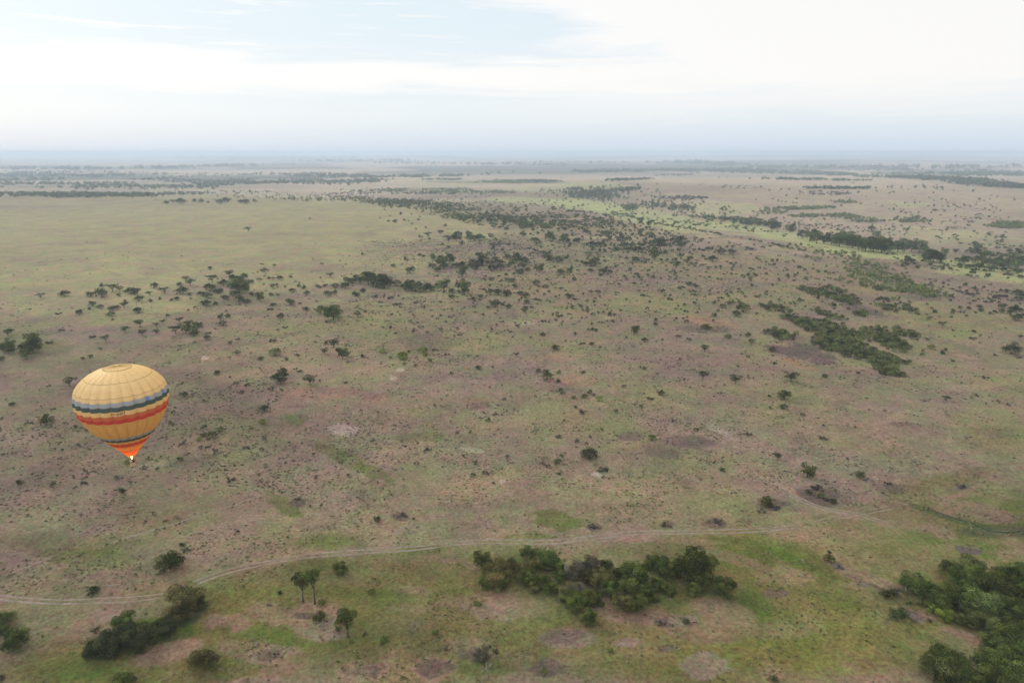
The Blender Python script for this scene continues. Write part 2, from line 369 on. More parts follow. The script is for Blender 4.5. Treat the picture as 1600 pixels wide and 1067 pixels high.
# broad regions first, small patches after: (px, py, rx, ry, colour, strength, slope)
BR = [
 (240, 385, 520, 95, 'plain', .92, 0), (120, 455, 230, 45, 'plain', .7, .1), (560, 345, 260, 30, 'plain', .8, .05),
 (800, 262, 1200, 26, 'far', .8, 0), (1300, 330, 420, 60, 'far', .55, 0), (600, 290, 300, 22, 'far', .7, 0),
 (200, 680, 300, 130, 'dusk', .85, 0), (460, 620, 220, 80, 'dusk', .5, 0), (800, 730, 500, 60, 'mauve', .35, 0), (1300, 730, 240, 40, 'mauve', .35, 0),
 # valley floor, pale yellow-green
 (930, 322, 90, 10, 'val', .9, .1), (1010, 345, 110, 8, 'val', .9, .22), (1090, 350, 70, 7, 'val', .8, .2), (1230, 372, 110, 9, 'val', .9, .22),
 (1380, 397, 120, 9, 'val', .9, .14), (1540, 425, 110, 14, 'val', .8, .15), (900, 292, 110, 8, 'val', .55, -.05), (820, 312, 70, 6, 'val', .7, .05),
 (1130, 325, 50, 10, 'val', .5, 0), (1500, 372, 110, 12, 'val', .35, .1), (1420, 320, 40, 3, 'val', .6, 0), (690, 285, 80, 6, 'val', .4, 0),
 (110, 277, 260, 7, 'dark', .75, .005), (330, 279, 200, 6, 'dark', .6, 0), (330, 291, 240, 4, 'dark', .3, 0), (130, 291, 200, 3, 'dark', .3, 0), (500, 276, 110, 3, 'dark', .6, 0), (720, 285, 60, 2, 'dark', .5, .02), (800, 284, 80, 3, 'dark', .75, .01), (1110, 258, 70, 3, 'dark', .7, .06), (1440, 271, 100, 5, 'dark', .75, .03), (1270, 264, 150, 2.5, 'dark', .6, 0), (1480, 281, 130, 2.5, 'dark', .6, .05), (1250, 271, 160, 2, 'dark', .6, .02), (560, 252, 120, 1.5, 'dark', .6, 0), (800, 271, 200, 1.5, 'dark', .6, -.01), (1560, 291, 90, 3, 'dark', .7, .06), (200, 264, 160, 1.6, 'dark', .5, -.03), (1530, 262, 120, 2, 'dark', .5, 0), (700, 299, 130, 5, 'green', .8, .02),
 # foreground olive sward
 (800, 960, 1000, 118, 'olive', .80, 0), (1450, 850, 260, 85, 'olive', .65, .1), (1560, 720, 120, 90, 'green', .6, 0), (150, 1040, 260, 60, 'olive', .8, 0),
 (1150, 880, 160, 50, 'olive', .7, 0), (1300, 1000, 180, 60, 'yel', .5, 0), (1000, 1000, 240, 50, 'yel', .35, 0), (700, 900, 180, 40, 'olive', .6, 0),
 (200, 880, 240, 45, 'mauve', .45, 0), (130, 960, 170, 45, 'mauve', .5, 0),
 # middle slope variety
 (640, 500, 260, 50, 'green', .45, 0), (700, 600, 260, 60, 'mauve', .5, 0), (920, 640, 200, 40, 'green', .45, 0), (1180, 640, 180, 40, 'green', .4, .1),
 (1000, 480, 260, 30, 'green', .45, .1), (1340, 610, 200, 30, 'green', .55, 0), (1500, 560, 140, 60, 'green', .5, 0), (1120, 720, 160, 30, 'green', .35, 0),
 (200, 700, 240, 60, 'green', .30, 0), (470, 570, 140, 40, 'tan', .4, 0), (560, 640, 130, 25, 'pink', .45, .1), (600, 760, 160, 20, 'pink', .4, .1),
 (900, 760, 220, 25, 'tan', .45, 0), (1350, 680, 160, 25, 'pink', .45, .1), (1090, 560, 120, 25, 'pink', .3, .15), (1270, 440, 200, 25, 'pink', .35, .2),
 (840, 440, 150, 30, 'pink', .35, .1), (330, 505, 140, 25, 'pink', .35, -.1), (250, 495, 160, 12, 'green', .35, 0), (350, 470, 60, 10, 'lush', .35, 0),
 (40, 540, 80, 18, 'lush', .35, 0), (60, 600, 70, 40, 'green', .4, -.1), (1480, 500, 120, 35, 'green', .5, .1), (1560, 620, 60, 60, 'green', .5, 0),
 # lush streaks and patches
 (545, 720, 45, 18, 'lush', .65, .35), (590, 740, 30, 10, 'lush', .5, .4), (660, 683, 40, 9, 'lush', .35, -.1), (462, 655, 16, 10, 'lush', .5, 0),
 (75, 850, 100, 22, 'lush', .45, .05), (140, 872, 80, 14, 'lush', .5, .1), (445, 790, 26, 14, 'lush', .6, .5), (520, 845, 95, 16, 'lush', .6, -.06),
 (500, 882, 90, 12, 'lush', .5, -.08), (545, 925, 110, 14, 'lush', .65, .05), (640, 862, 90, 8, 'lush', .5, -.1), (820, 870, 60, 10, 'lush', .35, 0),
 (870, 812, 40, 14, 'lush', .6, .2), (830, 838, 50, 8, 'lush', .4, 0), (1000, 855, 120, 12, 'lush', .45, -.05), (1100, 872, 70, 12, 'lush', .4, .1),
 (1170, 855, 80, 12, 'lush', .6, .25), (1215, 875, 60, 10, 'lush', .5, .2), (1175, 940, 30, 26, 'lush', .6, .5), (1210, 965, 50, 16, 'lush', .45, .1),
 (1060, 935, 70, 10, 'lush', .65, -.1), (1260, 880, 50, 24, 'lush', .5, .5), (1300, 935, 70, 20, 'lush', .5, .2), (1390, 1000, 90, 40, 'lush', .3, 0),
 (1490, 809, 60, 5, 'dark', .85, .3), (1490, 806, 60, 9, 'lush', .6, .3), (1560, 830, 60, 9, 'dark', .7, 0), (1500, 812, 40, 2.5, 'dark', .9, .3), (1590, 800, 40, 22, 'lush', .6, -.4), (1552, 862, 22, 14, 'lush', .95, 0),
 (1560, 780, 60, 18, 'lush', .35, 0), (1500, 745, 60, 12, 'olive', .5, -.2), (1560, 690, 60, 20, 'lush', .3, 0), (1450, 840, 60, 12, 'lush', .4, 0),
 (250, 985, 60, 20, 'lush', .85, -.1), (300, 960, 30, 14, 'dark', .6, -.6), (235, 1000, 70, 8, 'dark', .55, -.1), (100, 1045, 90, 16, 'lush', .6, 0), (370, 1040, 40, 22, 'lush', .6, 0), (400, 985, 60, 10, 'lush', .4, 0),
 (470, 1000, 90, 12, 'lush', .5, .1), (640, 1000, 70, 18, 'lush', .45, .1), (560, 1010, 50, 18, 'lush', .4, 0), (700, 985, 50, 14, 'olive', .5, 0),
 (860, 960, 40, 16, 'lush', .4, 0), (920, 1000, 60, 18, 'lush', .4, 0), (760, 1045, 60, 12, 'lush', .4, 0), (960, 1045, 90, 16, 'lush', .3, 0),
 (1500, 955, 90, 30, 'olive', .5, 0), (700, 925, 60, 4, 'lush', .5, -.1), (660, 940, 120, 8, 'olive', .4, 0), (410, 1050, 60, 10, 'olive', .5, 0),
 # bare pinkish soil in the foreground
 (800, 945, 75, 22, 'pink', .85, .12), (720, 940, 60, 10, 'pink', .5, -.1), (770, 955, 40, 12, 'mauve', .6, 0), (1000, 962, 70, 14, 'pink', .75, .12), (950, 950, 30, 16, 'pink', .6, .5),
 (1130, 955, 45, 18, 'pink', .6, .2), (1100, 985, 60, 16, 'pink', .5, .1), (1230, 985, 60, 12, 'pink', .3, 0), (1270, 835, 60, 12, 'pink', .5, 0), (1330, 840, 60, 14, 'pink', .35, .1),
 (1520, 800, 50, 12, 'pink', .6, .15), (1470, 830, 24, 10, 'pink', .6, .3), (1590, 870, 30, 10, 'pink', .5, .2), (1360, 905, 60, 12, 'pink', .7, .35), (1430, 960, 40, 10, 'pink', .6, .1), (1500, 990, 40, 8, 'pink', .5, .3),
 (1340, 915, 20, 6, 'pink', .6, .1), (1350, 1062, 50, 8, 'pink', .6, 0), (1210, 1050, 30, 8, 'pink', .3, 0), (1230, 900, 40, 18, 'tan', .35, 0), (1140, 870, 60, 8, 'pink', .45, .3),
 (270, 915, 30, 10, 'pink', .6, 0), (355, 970, 40, 14, 'pink', .75, 0), (420, 958, 40, 16, 'pink', .7, .2), (500, 968, 46, 32, 'pink', .8, 0), (260, 1020, 60, 17, 'pink', .8, -.25),
 (395, 1020, 60, 18, 'pink', .6, .2), (450, 1050, 60, 14, 'pink', .5, 0), (570, 1048, 40, 20, 'pink', .75, 0), (685, 1046, 32, 18, 'pink', .8, 0), (430, 1022, 40, 14, 'mauve', .7, -.1), (640, 950, 50, 8, 'pink', .35, 0),
 (740, 1012, 46, 18, 'pink', .6, .1), (700, 875, 30, 6, 'pink', .5, .1), (735, 883, 20, 6, 'pink', .6, .2), (180, 960, 40, 12, 'mauve', .6, 0), (10, 1030, 40, 14, 'pink', .6, 0), (1050, 845, 90, 5, 'pink', .4, .03), (1000, 840, 30, 6, 'pink', .4, 0),
 (35, 1012, 50, 8, 'mauve', .4, 0), (640, 920, 30, 6, 'pink', .3, 0), (660, 925, 16, 5, 'pink', .4, 0), (870, 880, 30, 5, 'tan', .3, 0), (1400, 820, 60, 8, 'pink', .4, .15), (1300, 800, 60, 8, 'tan', .5, .2), (1220, 760, 40, 6, 'tan', .6, .5),
 (1545, 752, 60, 3.5, 'pink', .7, -.42), (1480, 778, 40, 3, 'pink', .5, -.15),
 # greyish termite-mound discs
 (425, 1024, 22, 9, 'grey', .8, 0), (505, 985, 34, 16, 'mauve', .8, 0), (480, 962, 20, 6, 'grey', .8, 0), (574, 1046, 24, 14, 'grey', .75, 0), (685, 1044, 28, 13, 'grey', .8, 0), (745, 1025, 30, 10, 'grey', .75, 0),
 (882, 998, 46, 17, 'mauve', .95, 0), (882, 994, 34, 10, 'grey', .6, 0), (855, 1044, 28, 13, 'grey', .8, 0), (1035, 973, 14, 6, 'grey', .9, 0), (980, 1004, 22, 8, 'mauve', .7, 0), (1040, 1013, 15, 6, 'grey', .7, 0), (1075, 968, 22, 8, 'mauve', .8, 0),
 (1105, 1038, 36, 18, 'mauve', .75, 0), (1215, 927, 22, 9, 'grey', .7, 0), (1503, 760, 14, 5, 'mud', .8, 0), (1205, 789, 24, 14, 'grey', .7, 0), (1282, 772, 32, 16, 'grey', .7, .1), (928, 824, 12, 6, 'grey', .8, 0), (1043, 820, 14, 6, 'grey', .7, 0),
 (1120, 817, 16, 8, 'grey', .8, 0), (1388, 762, 26, 10, 'grey', .5, .2), (465, 785, 13, 7, 'grey', .9, 0), (628, 807, 14, 6, 'grey', .8, 0), (640, 830, 24, 8, 'mauve', .8, 0), (757, 818, 20, 10, 'mauve', .7, 0), (197, 768, 18, 6, 'pink', .8, 0), (190, 765, 7, 4, 'dark', .7, 0),
 (112, 898, 14, 5, 'grey', .7, 0), (785, 752, 6, 3, 'pale', .9, 0), (933, 741, 10, 4, 'pale', .8, 0), (535, 672, 18, 8, 'pale', .4, 0), (735, 703, 18, 4, 'pale', .6, .1), (615, 590, 10, 4, 'pale', .5, 0), (1015, 737, 5, 2, 'pale', .6, 0), (625, 578, 7, 3, 'pale', .5, 0),
 (820, 506, 14, 3, 'pale', .4, 0), (948, 496, 10, 3, 'tan', .8, 0), (970, 500, 60, 6, 'pink', .5, .15), (1110, 503, 40, 7, 'red', .35, .1), (1100, 515, 40, 6, 'grey', .5, 0), (320, 559, 6, 3, 'pale', .6, 0), (730, 576, 5, 2.5, 'red', .7, 0),
 # dark rocky sheets
 (1075, 690, 60, 14, 'rock', .9, .06), (1030, 705, 50, 18, 'rock', .75, .2), (985, 683, 24, 8, 'rock', .7, 0), (1010, 678, 60, 10, 'rock', .35, 0), (1245, 548, 40, 12, 'rock', .85, .1), (1287, 560, 22, 10, 'rock', .85, 0), (1255, 500, 40, 7, 'rock', .7, .2),
 (1350, 484, 40, 6, 'rock', .7, .2), (1440, 465, 30, 5, 'rock', .6, .1), (1232, 562, 18, 3, 'red', .7, .2), (1255, 572, 22, 3, 'red', .5, .2), (1000, 355, 150, 6, 'pink', .4, .2), (1420, 665, 30, 6, 'grey', .5, .1), (745, 628, 24, 7, 'red', .35, 0), (750, 633, 18, 5, 'rock', .5, 0), (1195, 740, 8, 3, 'red', .5, 0),
 (520, 615, 50, 8, 'red', .22, 0), (590, 622, 20, 5, 'red', .3, 0), (665, 520, 26, 5, 'pink', .7, .1), (660, 535, 60, 16, 'grey', .45, 0), (230, 730, 30, 8, 'mauve', .8, -.1), (860, 560, 40, 6, 'red', .25, 0), (905, 595, 40, 8, 'red', .25, 0), (930, 625, 20, 5, 'tan', .7, .5), (1120, 670, 26, 6, 'pale', .3, .5),
 (1530, 560, 50, 10, 'pink', .45, .1), (1490, 560, 40, 6, 'tan', .4, 0), (1400, 650, 30, 6, 'tan', .4, -.3),
 # creek bed, dry gully
 (1420, 960, 14, 7, 'dark', .8, .6), (1432, 962, 16, 6, 'mud', .9, .5), (1372, 918, 18, 4, 'grey', .9, .4), (1348, 912, 14, 5, 'mud', .5, .2), (1310, 886, 10, 5, 'mud', .9, .3), (1330, 900, 20, 3, 'grey', .7, .3),
]
SCRUB = [ # where the low scrub is thickest: px, py, rx, ry, weight
 (330, 640, 190, 90, 1.0), (90, 760, 190, 60, 1.0), (60, 690, 110, 60, .8), (350, 720, 150, 50, 1), (670, 545, 120, 45, .9), (600, 680, 200, 70, .6), (760, 640, 160, 80, .6), (940, 600, 240, 100, .45), (1120, 690, 240, 70, .5), (1060, 765, 130, 14, .9), (1130, 755, 80, 14, .8),
 (420, 740, 80, 50, .9), (1200, 735, 70, 30, 1), (1380, 740, 120, 40, .7), (1360, 600, 240, 60, .35), (440, 560, 200, 80, .35), (900, 770, 60, 14, .6), (950, 760, 60, 20, .5), (60, 870, 130, 40, .5), (250, 830, 150, 40, .4), (1060, 690, 90, 28, .8), (1230, 550, 80, 26, .7),
 (1400, 740, 40, 10, .9), (820, 400, 300, 60, .4), (700, 480, 300, 60, .4), (1100, 470, 260, 60, .35)]

def brush_w(px, py, d, x, y, b, warp, warp2):
    cx, cy, rx, ry = b[0], b[1], b[2], b[3]; sl = b[6] if len(b) > 6 else 0
    out = np.zeros(len(px))
    m = (np.abs(px - cx) < rx * 1.7) & (np.abs(py - cy - sl * (px - cx)) < ry * 1.9) & (d > 1)
    if not m.any(): return out
    u = (px[m] - cx) / rx; v = (py[m] - cy - sl * (px[m] - cx)) / ry
    q = np.sqrt(u * u + v * v) + (warp[m] if rx > 40 else warp2[m] * 1.25)
    out[m] = 1 - (S(q, .55, 1.25) if rx > 60 else S(q, .78, 1.14))
    return out

def build_ground():
    dep = np.arctan(np.exp(np.linspace(math.log(1.35), math.log(.0019), 40)))
    pys = np.concatenate([np.arange(1110, 300, -1.25), np.arange(300, 237.6, -.8)])
    dang = PITCH + np.arctan((pys - 533.5) / F)
    rr = CAMZ / np.tan(dang)
    inner = np.array([8, 25, 45, 65, 85, 100, 112]); inner = inner[inner < rr[0] * .93]
    r = np.concatenate([inner, rr]); r = np.concatenate([r[r < 62000], [70000]])
    th = np.concatenate([np.arange(-45, 45, .1), np.arange(45, 315, 3.0)]) * math.pi / 180
    nr, nt = len(r), len(th)
    RR, TT = np.meshgrid(r, th, indexing='ij')
    x = (RR * np.sin(TT)).ravel(); y = (RR * np.cos(TT)).ravel(); z = terrain(x, y)
    V = np.stack([x, y, z], 1); V = np.vstack([V, [0, 0, float(terrain(0, 0))]])
    i = np.arange(nr - 1)[:, None] * nt; k = np.arange(nt)[None, :]; k2 = (k + 1) % nt
    Fq = np.stack([i + k, i + nt + k, i + nt + k2, i + k2], -1).reshape(-1, 4)[:, ::-1]
    # centre fan as degenerate-free triangles: add with an extra tiny ring quad trick
    c = nr * nt; kk = np.arange(0, nt - nt % 2, 2)
    fan = np.stack([np.full(len(kk), c), (kk + 2) % nt, kk + 1, kk], 1)
    Fq = np.vstack([Fq, fan[:, ::-1] if False else fan])
    xx, yy = V[:, 0], V[:, 1]; dist = np.hypot(xx, yy)
    n1 = fbm(xx, yy, 150, 5, 21, .6); n2 = fbm(xx, yy, 38, 4, 33, .6); n3 = fbm(xx, yy, 9, 3, 47, .6); n4 = fbm(xx, yy, 700, 4, 55, .6); n5 = fbm(xx, yy, 2.6, 2, 58, .6)
    fade = (1 - S(dist, 500, 1500))[:, None]
    def mx(c, k, w): return c * (1 - w[:, None]) + PAL[k] * w[:, None]
    c = np.tile(PAL['mauve'], (len(V), 1))
    c = mx(c, 'green', S(n1 * .6 + n2 * .4, .45, .66) * .75)
    c = mx(c, 'tan', S(n2 * .5 + n4 * .5, .50, .70) * .6)
    c = mx(c, 'plain', S(n4, .5, .75) * .4 * S(dist, 700, 1500))
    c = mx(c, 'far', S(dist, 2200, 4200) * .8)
    px, py, d = project(xx, yy, V[:, 2])
    warp = (fbm(xx, yy, 55, 5, 61, .62) - .5) * 1.7; warp2 = (fbm(xx, yy, 7, 4, 71, .6) - .5) * 1.3
    warp = warp * (1 - S(dist, 900, 2200)) + (fbm(xx, yy, 420, 4, 64, .6) - .5) * 1.6 * S(dist, 900, 2200)
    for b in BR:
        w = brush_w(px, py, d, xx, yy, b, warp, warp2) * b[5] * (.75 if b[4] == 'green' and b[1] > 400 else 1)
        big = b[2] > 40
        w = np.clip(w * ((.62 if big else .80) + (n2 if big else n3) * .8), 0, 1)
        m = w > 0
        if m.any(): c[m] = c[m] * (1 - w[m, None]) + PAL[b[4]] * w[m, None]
    # pinkish bare specks, green tussock mottling
    c = mx(c, 'pink', S(n3 * .7 + n2 * .3, .60, .74) * .32 * fade[:, 0])
    c = mx(c, 'lush', S(n5 * .6 + n2 * .4, .58, .78) * .28 * fade[:, 0] * (1 - S(dist, 230, 420) * .5))
    # far country: dark wooded bands and pale grass bands
    fb = fbm(xx, yy * 1.0, 2600, 5, 91, .62)
    c = mx(c, 'dark', S(fb, .47, .55) * .85 * S(dist, 4200, 6000))
    c *= (.86 + .28 * n3 * fade[:, 0] + .28 * .5 * (1 - fade[:, 0]))[:, None] * (.9 + .2 * n1)[:, None]
    m, t, out = new_mat('grass_and_soil')
    at = t.new('ShaderNodeAttribute'); at.attribute_name = 'tint'
    geo = t.new('ShaderNodeNewGeometry'); pos = geo.outputs['Position']
    a = t.noise(pos, .9, 5, .7); b = t.noise(pos, .22, 5, .65); e = t.noise(pos, 3.5, 2, .6)
    f1 = t.math('MULTIPLY_ADD', a, 2.2, -.10); f2 = t.math('MULTIPLY_ADD', b, .9, .55)
    lum = t.math('MULTIPLY', f1, f2)
    lum = t.math('MULTIPLY', lum, t.math('MULTIPLY_ADD', e, .9, .55))
    cc = t.mix(1.0, at.outputs['Color'], lum, 'MULTIPLY')
    # hue shift between dry and green blades
    hs = t.mix(t.smooth(t.noise(pos, .45, 4, .7), .35, .68), (1.10, .96, .92), (.88, 1.04, .86))
    cc = t.mix(1.0, cc, hs, 'MULTIPLY')
    for scl, lo_, hi_, ca, cb in ((.05, .40, .62, (1.08, .96, .98), (.90, 1.03, .84)), (.016, .42, .60, (.93, .90, .97), (1.04, 1.04, .99)), (.034, .48, .66, (1.02, 1.02, 1.0), (.86, .82, .92)), (.11, .56, .70, (1, 1, 1), (.80, .76, .82))):
        cc = t.mix(1.0, cc, t.mix(t.smooth(t.noise(pos, scl, 5, .65, .4), lo_, hi_), ca, cb), 'MULTIPLY')
    bs = t.new('ShaderNodeBsdfPrincipled'); t.link(cc, bs.inputs['Base Color']); bs.inputs['Roughness'].default_value = 1.0
    bs.inputs['Specular IOR Level'].default_value = .05
    bp = t.new('ShaderNodeBump'); bp.inputs['Strength'].default_value = .5; bp.inputs['Distance'].default_value = .35
    t.link(a, bp.inputs['Height']); t.link(bp.outputs[0], bs.inputs['Normal'])
    t.link(bs.outputs[0], out.inputs[0])
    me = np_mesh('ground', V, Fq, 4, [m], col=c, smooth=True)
    tag(link_obj('ground', me), 'rolling savanna of mottled green and brown grassland to the horizon', None, None, 'structure')
    return m
build_ground()

def inner_noise_ok(x, y): return fbm(x, y, 60, 3, 123, .6)

# ------------------------------------------------------------------ wheel tracks
def resample(pts, step):
    pts = np.array(pts, float); out = []
    P_ = np.vstack([2 * pts[0] - pts[1], pts, 2 * pts[-1] - pts[-2]])
    for i in range(1, len(P_) - 2):
        p0, p1, p2, p3 = P_[i - 1:i + 3]; n = max(2, int(np.linalg.norm(p2 - p1) / step))
        for k in range(n):
            u = k / n
            out.append(.5 * ((2 * p1) + (-p0 + p2) * u + (2 * p0 - 5 * p1 + 4 * p2 - p3) * u * u + (-p0 + 3 * p1 - 3 * p2 + p3) * u ** 3))
    out.append(pts[-1]); return np.array(out)
def strip(C, off, wid, rng, seed, lift=.05):
    d = np.gradient(C, axis=0); d /= np.linalg.norm(d, axis=1)[:, None] + 1e-9; nrm = np.stack([-d[:, 1], d[:, 0]], 1)
    s = np.arange(len(C)) * .8
    w = wid * np.clip(-.1 + 2.2 * fbm(s, s * 0 + seed, 4.0, 4, seed, .6), .4, 1.5); j = (fbm(s, s * 0, 14.0, 2, seed + 5) - .5) * .5
    ends = np.minimum(1, np.minimum(np.arange(len(C)), np.arange(len(C))[::-1]) / 6 + .1); w = w * ends
    cols = []
    for k in (-1, -.33, .33, 1):
        p = C + nrm * (off + j + k * w / 2)[:, None]
        cols.append(np.column_stack([p, terrain(p[:, 0], p[:, 1]) + lift - (abs(k) > .9) * (lift + .03)]))
    n = len(C); V = np.vstack(cols); Fs = []
    for a in range(3):
        i = np.arange(n - 1); Fs.append(np.stack([a * n + i, a * n + i + 1, (a + 1) * n + i + 1, (a + 1) * n + i], 1))
    return V, np.vstack(Fs)
def dirt_mat():
    m, t, out = new_mat('dry_dirt'); geo = t.new('ShaderNodeNewGeometry'); n = t.noise(geo.outputs['Position'], .5, 5, .7)
    c = t.mix(t.smooth(n, .35, .65), (.275, .22, .17), (.18, .145, .11))
    b = t.new('ShaderNodeBsdfDiffuse'); t.link(c, b.inputs[0]); t.link(b.outputs[0], out.inputs[0]); return m
MD = dirt_mat()
TR_MAIN = [(-60, 929), (0, 934), (50, 938), (100, 940), (150, 938), (200, 936), (250, 930), (290, 918), (320, 904), (360, 891), (400, 882), (480, 868.5), (560, 862), (640, 857), (690, 851), (740, 846), (800, 846), (870, 846), (930, 839), (990, 832), (1060, 831), (1130, 830), (1200, 827), (1250, 821)]
TRACKS = [(TR_MAIN, [(-.95, .95), (.95, .9)], 'dirt_track', 'pale two-rut dirt track winding across the foreground'),
          ([(1190, 742), (1215, 757), (1240, 775), (1290, 795), (1340, 803), (1400, 822)], [(-.9, 1.0), (.9, .9)], 'dirt_track', 'worn pale track branching up the slope from the main track'),
          ([(160, 852), (230, 830), (290, 812), (350, 794), (400, 777), (440, 765)], [(0, .8)], 'footpath', 'thin pale game trail slanting down the brown slope'),
          ([(-10, 905), (40, 886), (98, 862)], [(0, .7)], 'footpath', 'thin pale game trail near the left edge'),
          ([(1262, 819), (1290, 813), (1340, 803), (1400, 790)], [(-.9, .5), (.9, .5)], 'dirt_track', 'faint stretch of track before the meeting with the branch'),
          ([(1395, 790), (1420, 787), (1440, 785)], [(0, .5)], 'footpath', 'faint pale trail joining the track at the right')]
def build_tracks():
    rng = np.random.default_rng(3)
    for n_, (pp, ruts, nm, lab) in enumerate(TRACKS):
        px, py = np.array(pp).T; x, y, z = p2g(px, py); C = resample(np.stack([x, y], 1), .8)
        Vs, Fs, o = [], [], 0
        for i, (off, w) in enumerate(ruts):
            V, Fq = strip(C, off, w, rng, 11 + 7 * i + 3 * n_); Vs.append(V); Fs.append(Fq + o); o += len(V)
        tag(link_obj(nm, np_mesh(nm, np.vstack(Vs), np.vstack(Fs), 4, [MD])), lab, None, None, 'structure')
build_tracks()

def poly_patch(name, pp, mat, label, lift=.06, kind='structure'):
    px, py = np.array(pp, float).T; x, y, z = p2g(px, py)
    C = resample(np.vstack([np.stack([x, y], 1), [[x[0], y[0]]]]), .7)[:-1]
    g = C.mean(0); rings = []
    for k in (1, .8, .5, .2):
        p = g + (C - g) * k; rings.append(np.column_stack([p, terrain(p[:, 0], p[:, 1]) + (lift if k < 1 else -.02)]))
    n = len(C); V = np.vstack(rings); i = np.arange(n); Fs = []
    for a in range(3): Fs.append(np.stack([a * n + i, a * n + (i + 1) % n, (a + 1) * n + (i + 1) % n, (a + 1) * n + i], 1))
    me = np_mesh(name, V, np.vstack(Fs), 4, [mat])
    mb = bpy.data.meshes.new(name); return tag(link_obj(name, me), label, None, None, kind)
MUD = simple('wet_mud', (.105, .082, .068), 1.0, 0, .25, .6)
poly_patch('mud_pool', [(1489, 851), (1500, 852), (1516, 855), (1530, 857), (1538, 862), (1530, 866), (1510, 866), (1498, 862)], MUD, 'grey drying mud pool above the dark grove at the right')
for _m in (MUD,): _m.node_tree.nodes['Principled BSDF'].inputs['Specular IOR Level'].default_value = .1
WAT = simple('dark_water', (.028, .034, .018), 1.0, 0, .2, .4)
WAT.node_tree.nodes['Principled BSDF'].inputs['Specular IOR Level'].default_value = .12
def creek():
    C = None
    px, py = np.array([(1436, 797), (1462, 799), (1490, 809), (1520, 818), (1545, 828), (1575, 832), (1610, 828)]).T
    x, y, z = p2g(px, py); C = resample(np.stack([x, y], 1), .8)
    V, Fq = strip(C, 0, .8, None, 77, .07)
    tag(link_obj('creek', np_mesh('creek', V, Fq, 4, [WAT])), 'narrow dark creek curving through wet grass at the right', None, None, 'structure')
creek()

_tx, _ty = np.array(TR_MAIN, float).T
def off_track(px, py): return (np.abs(py - np.interp(px, _tx, _ty)) > 6.5) | (px > 1200)
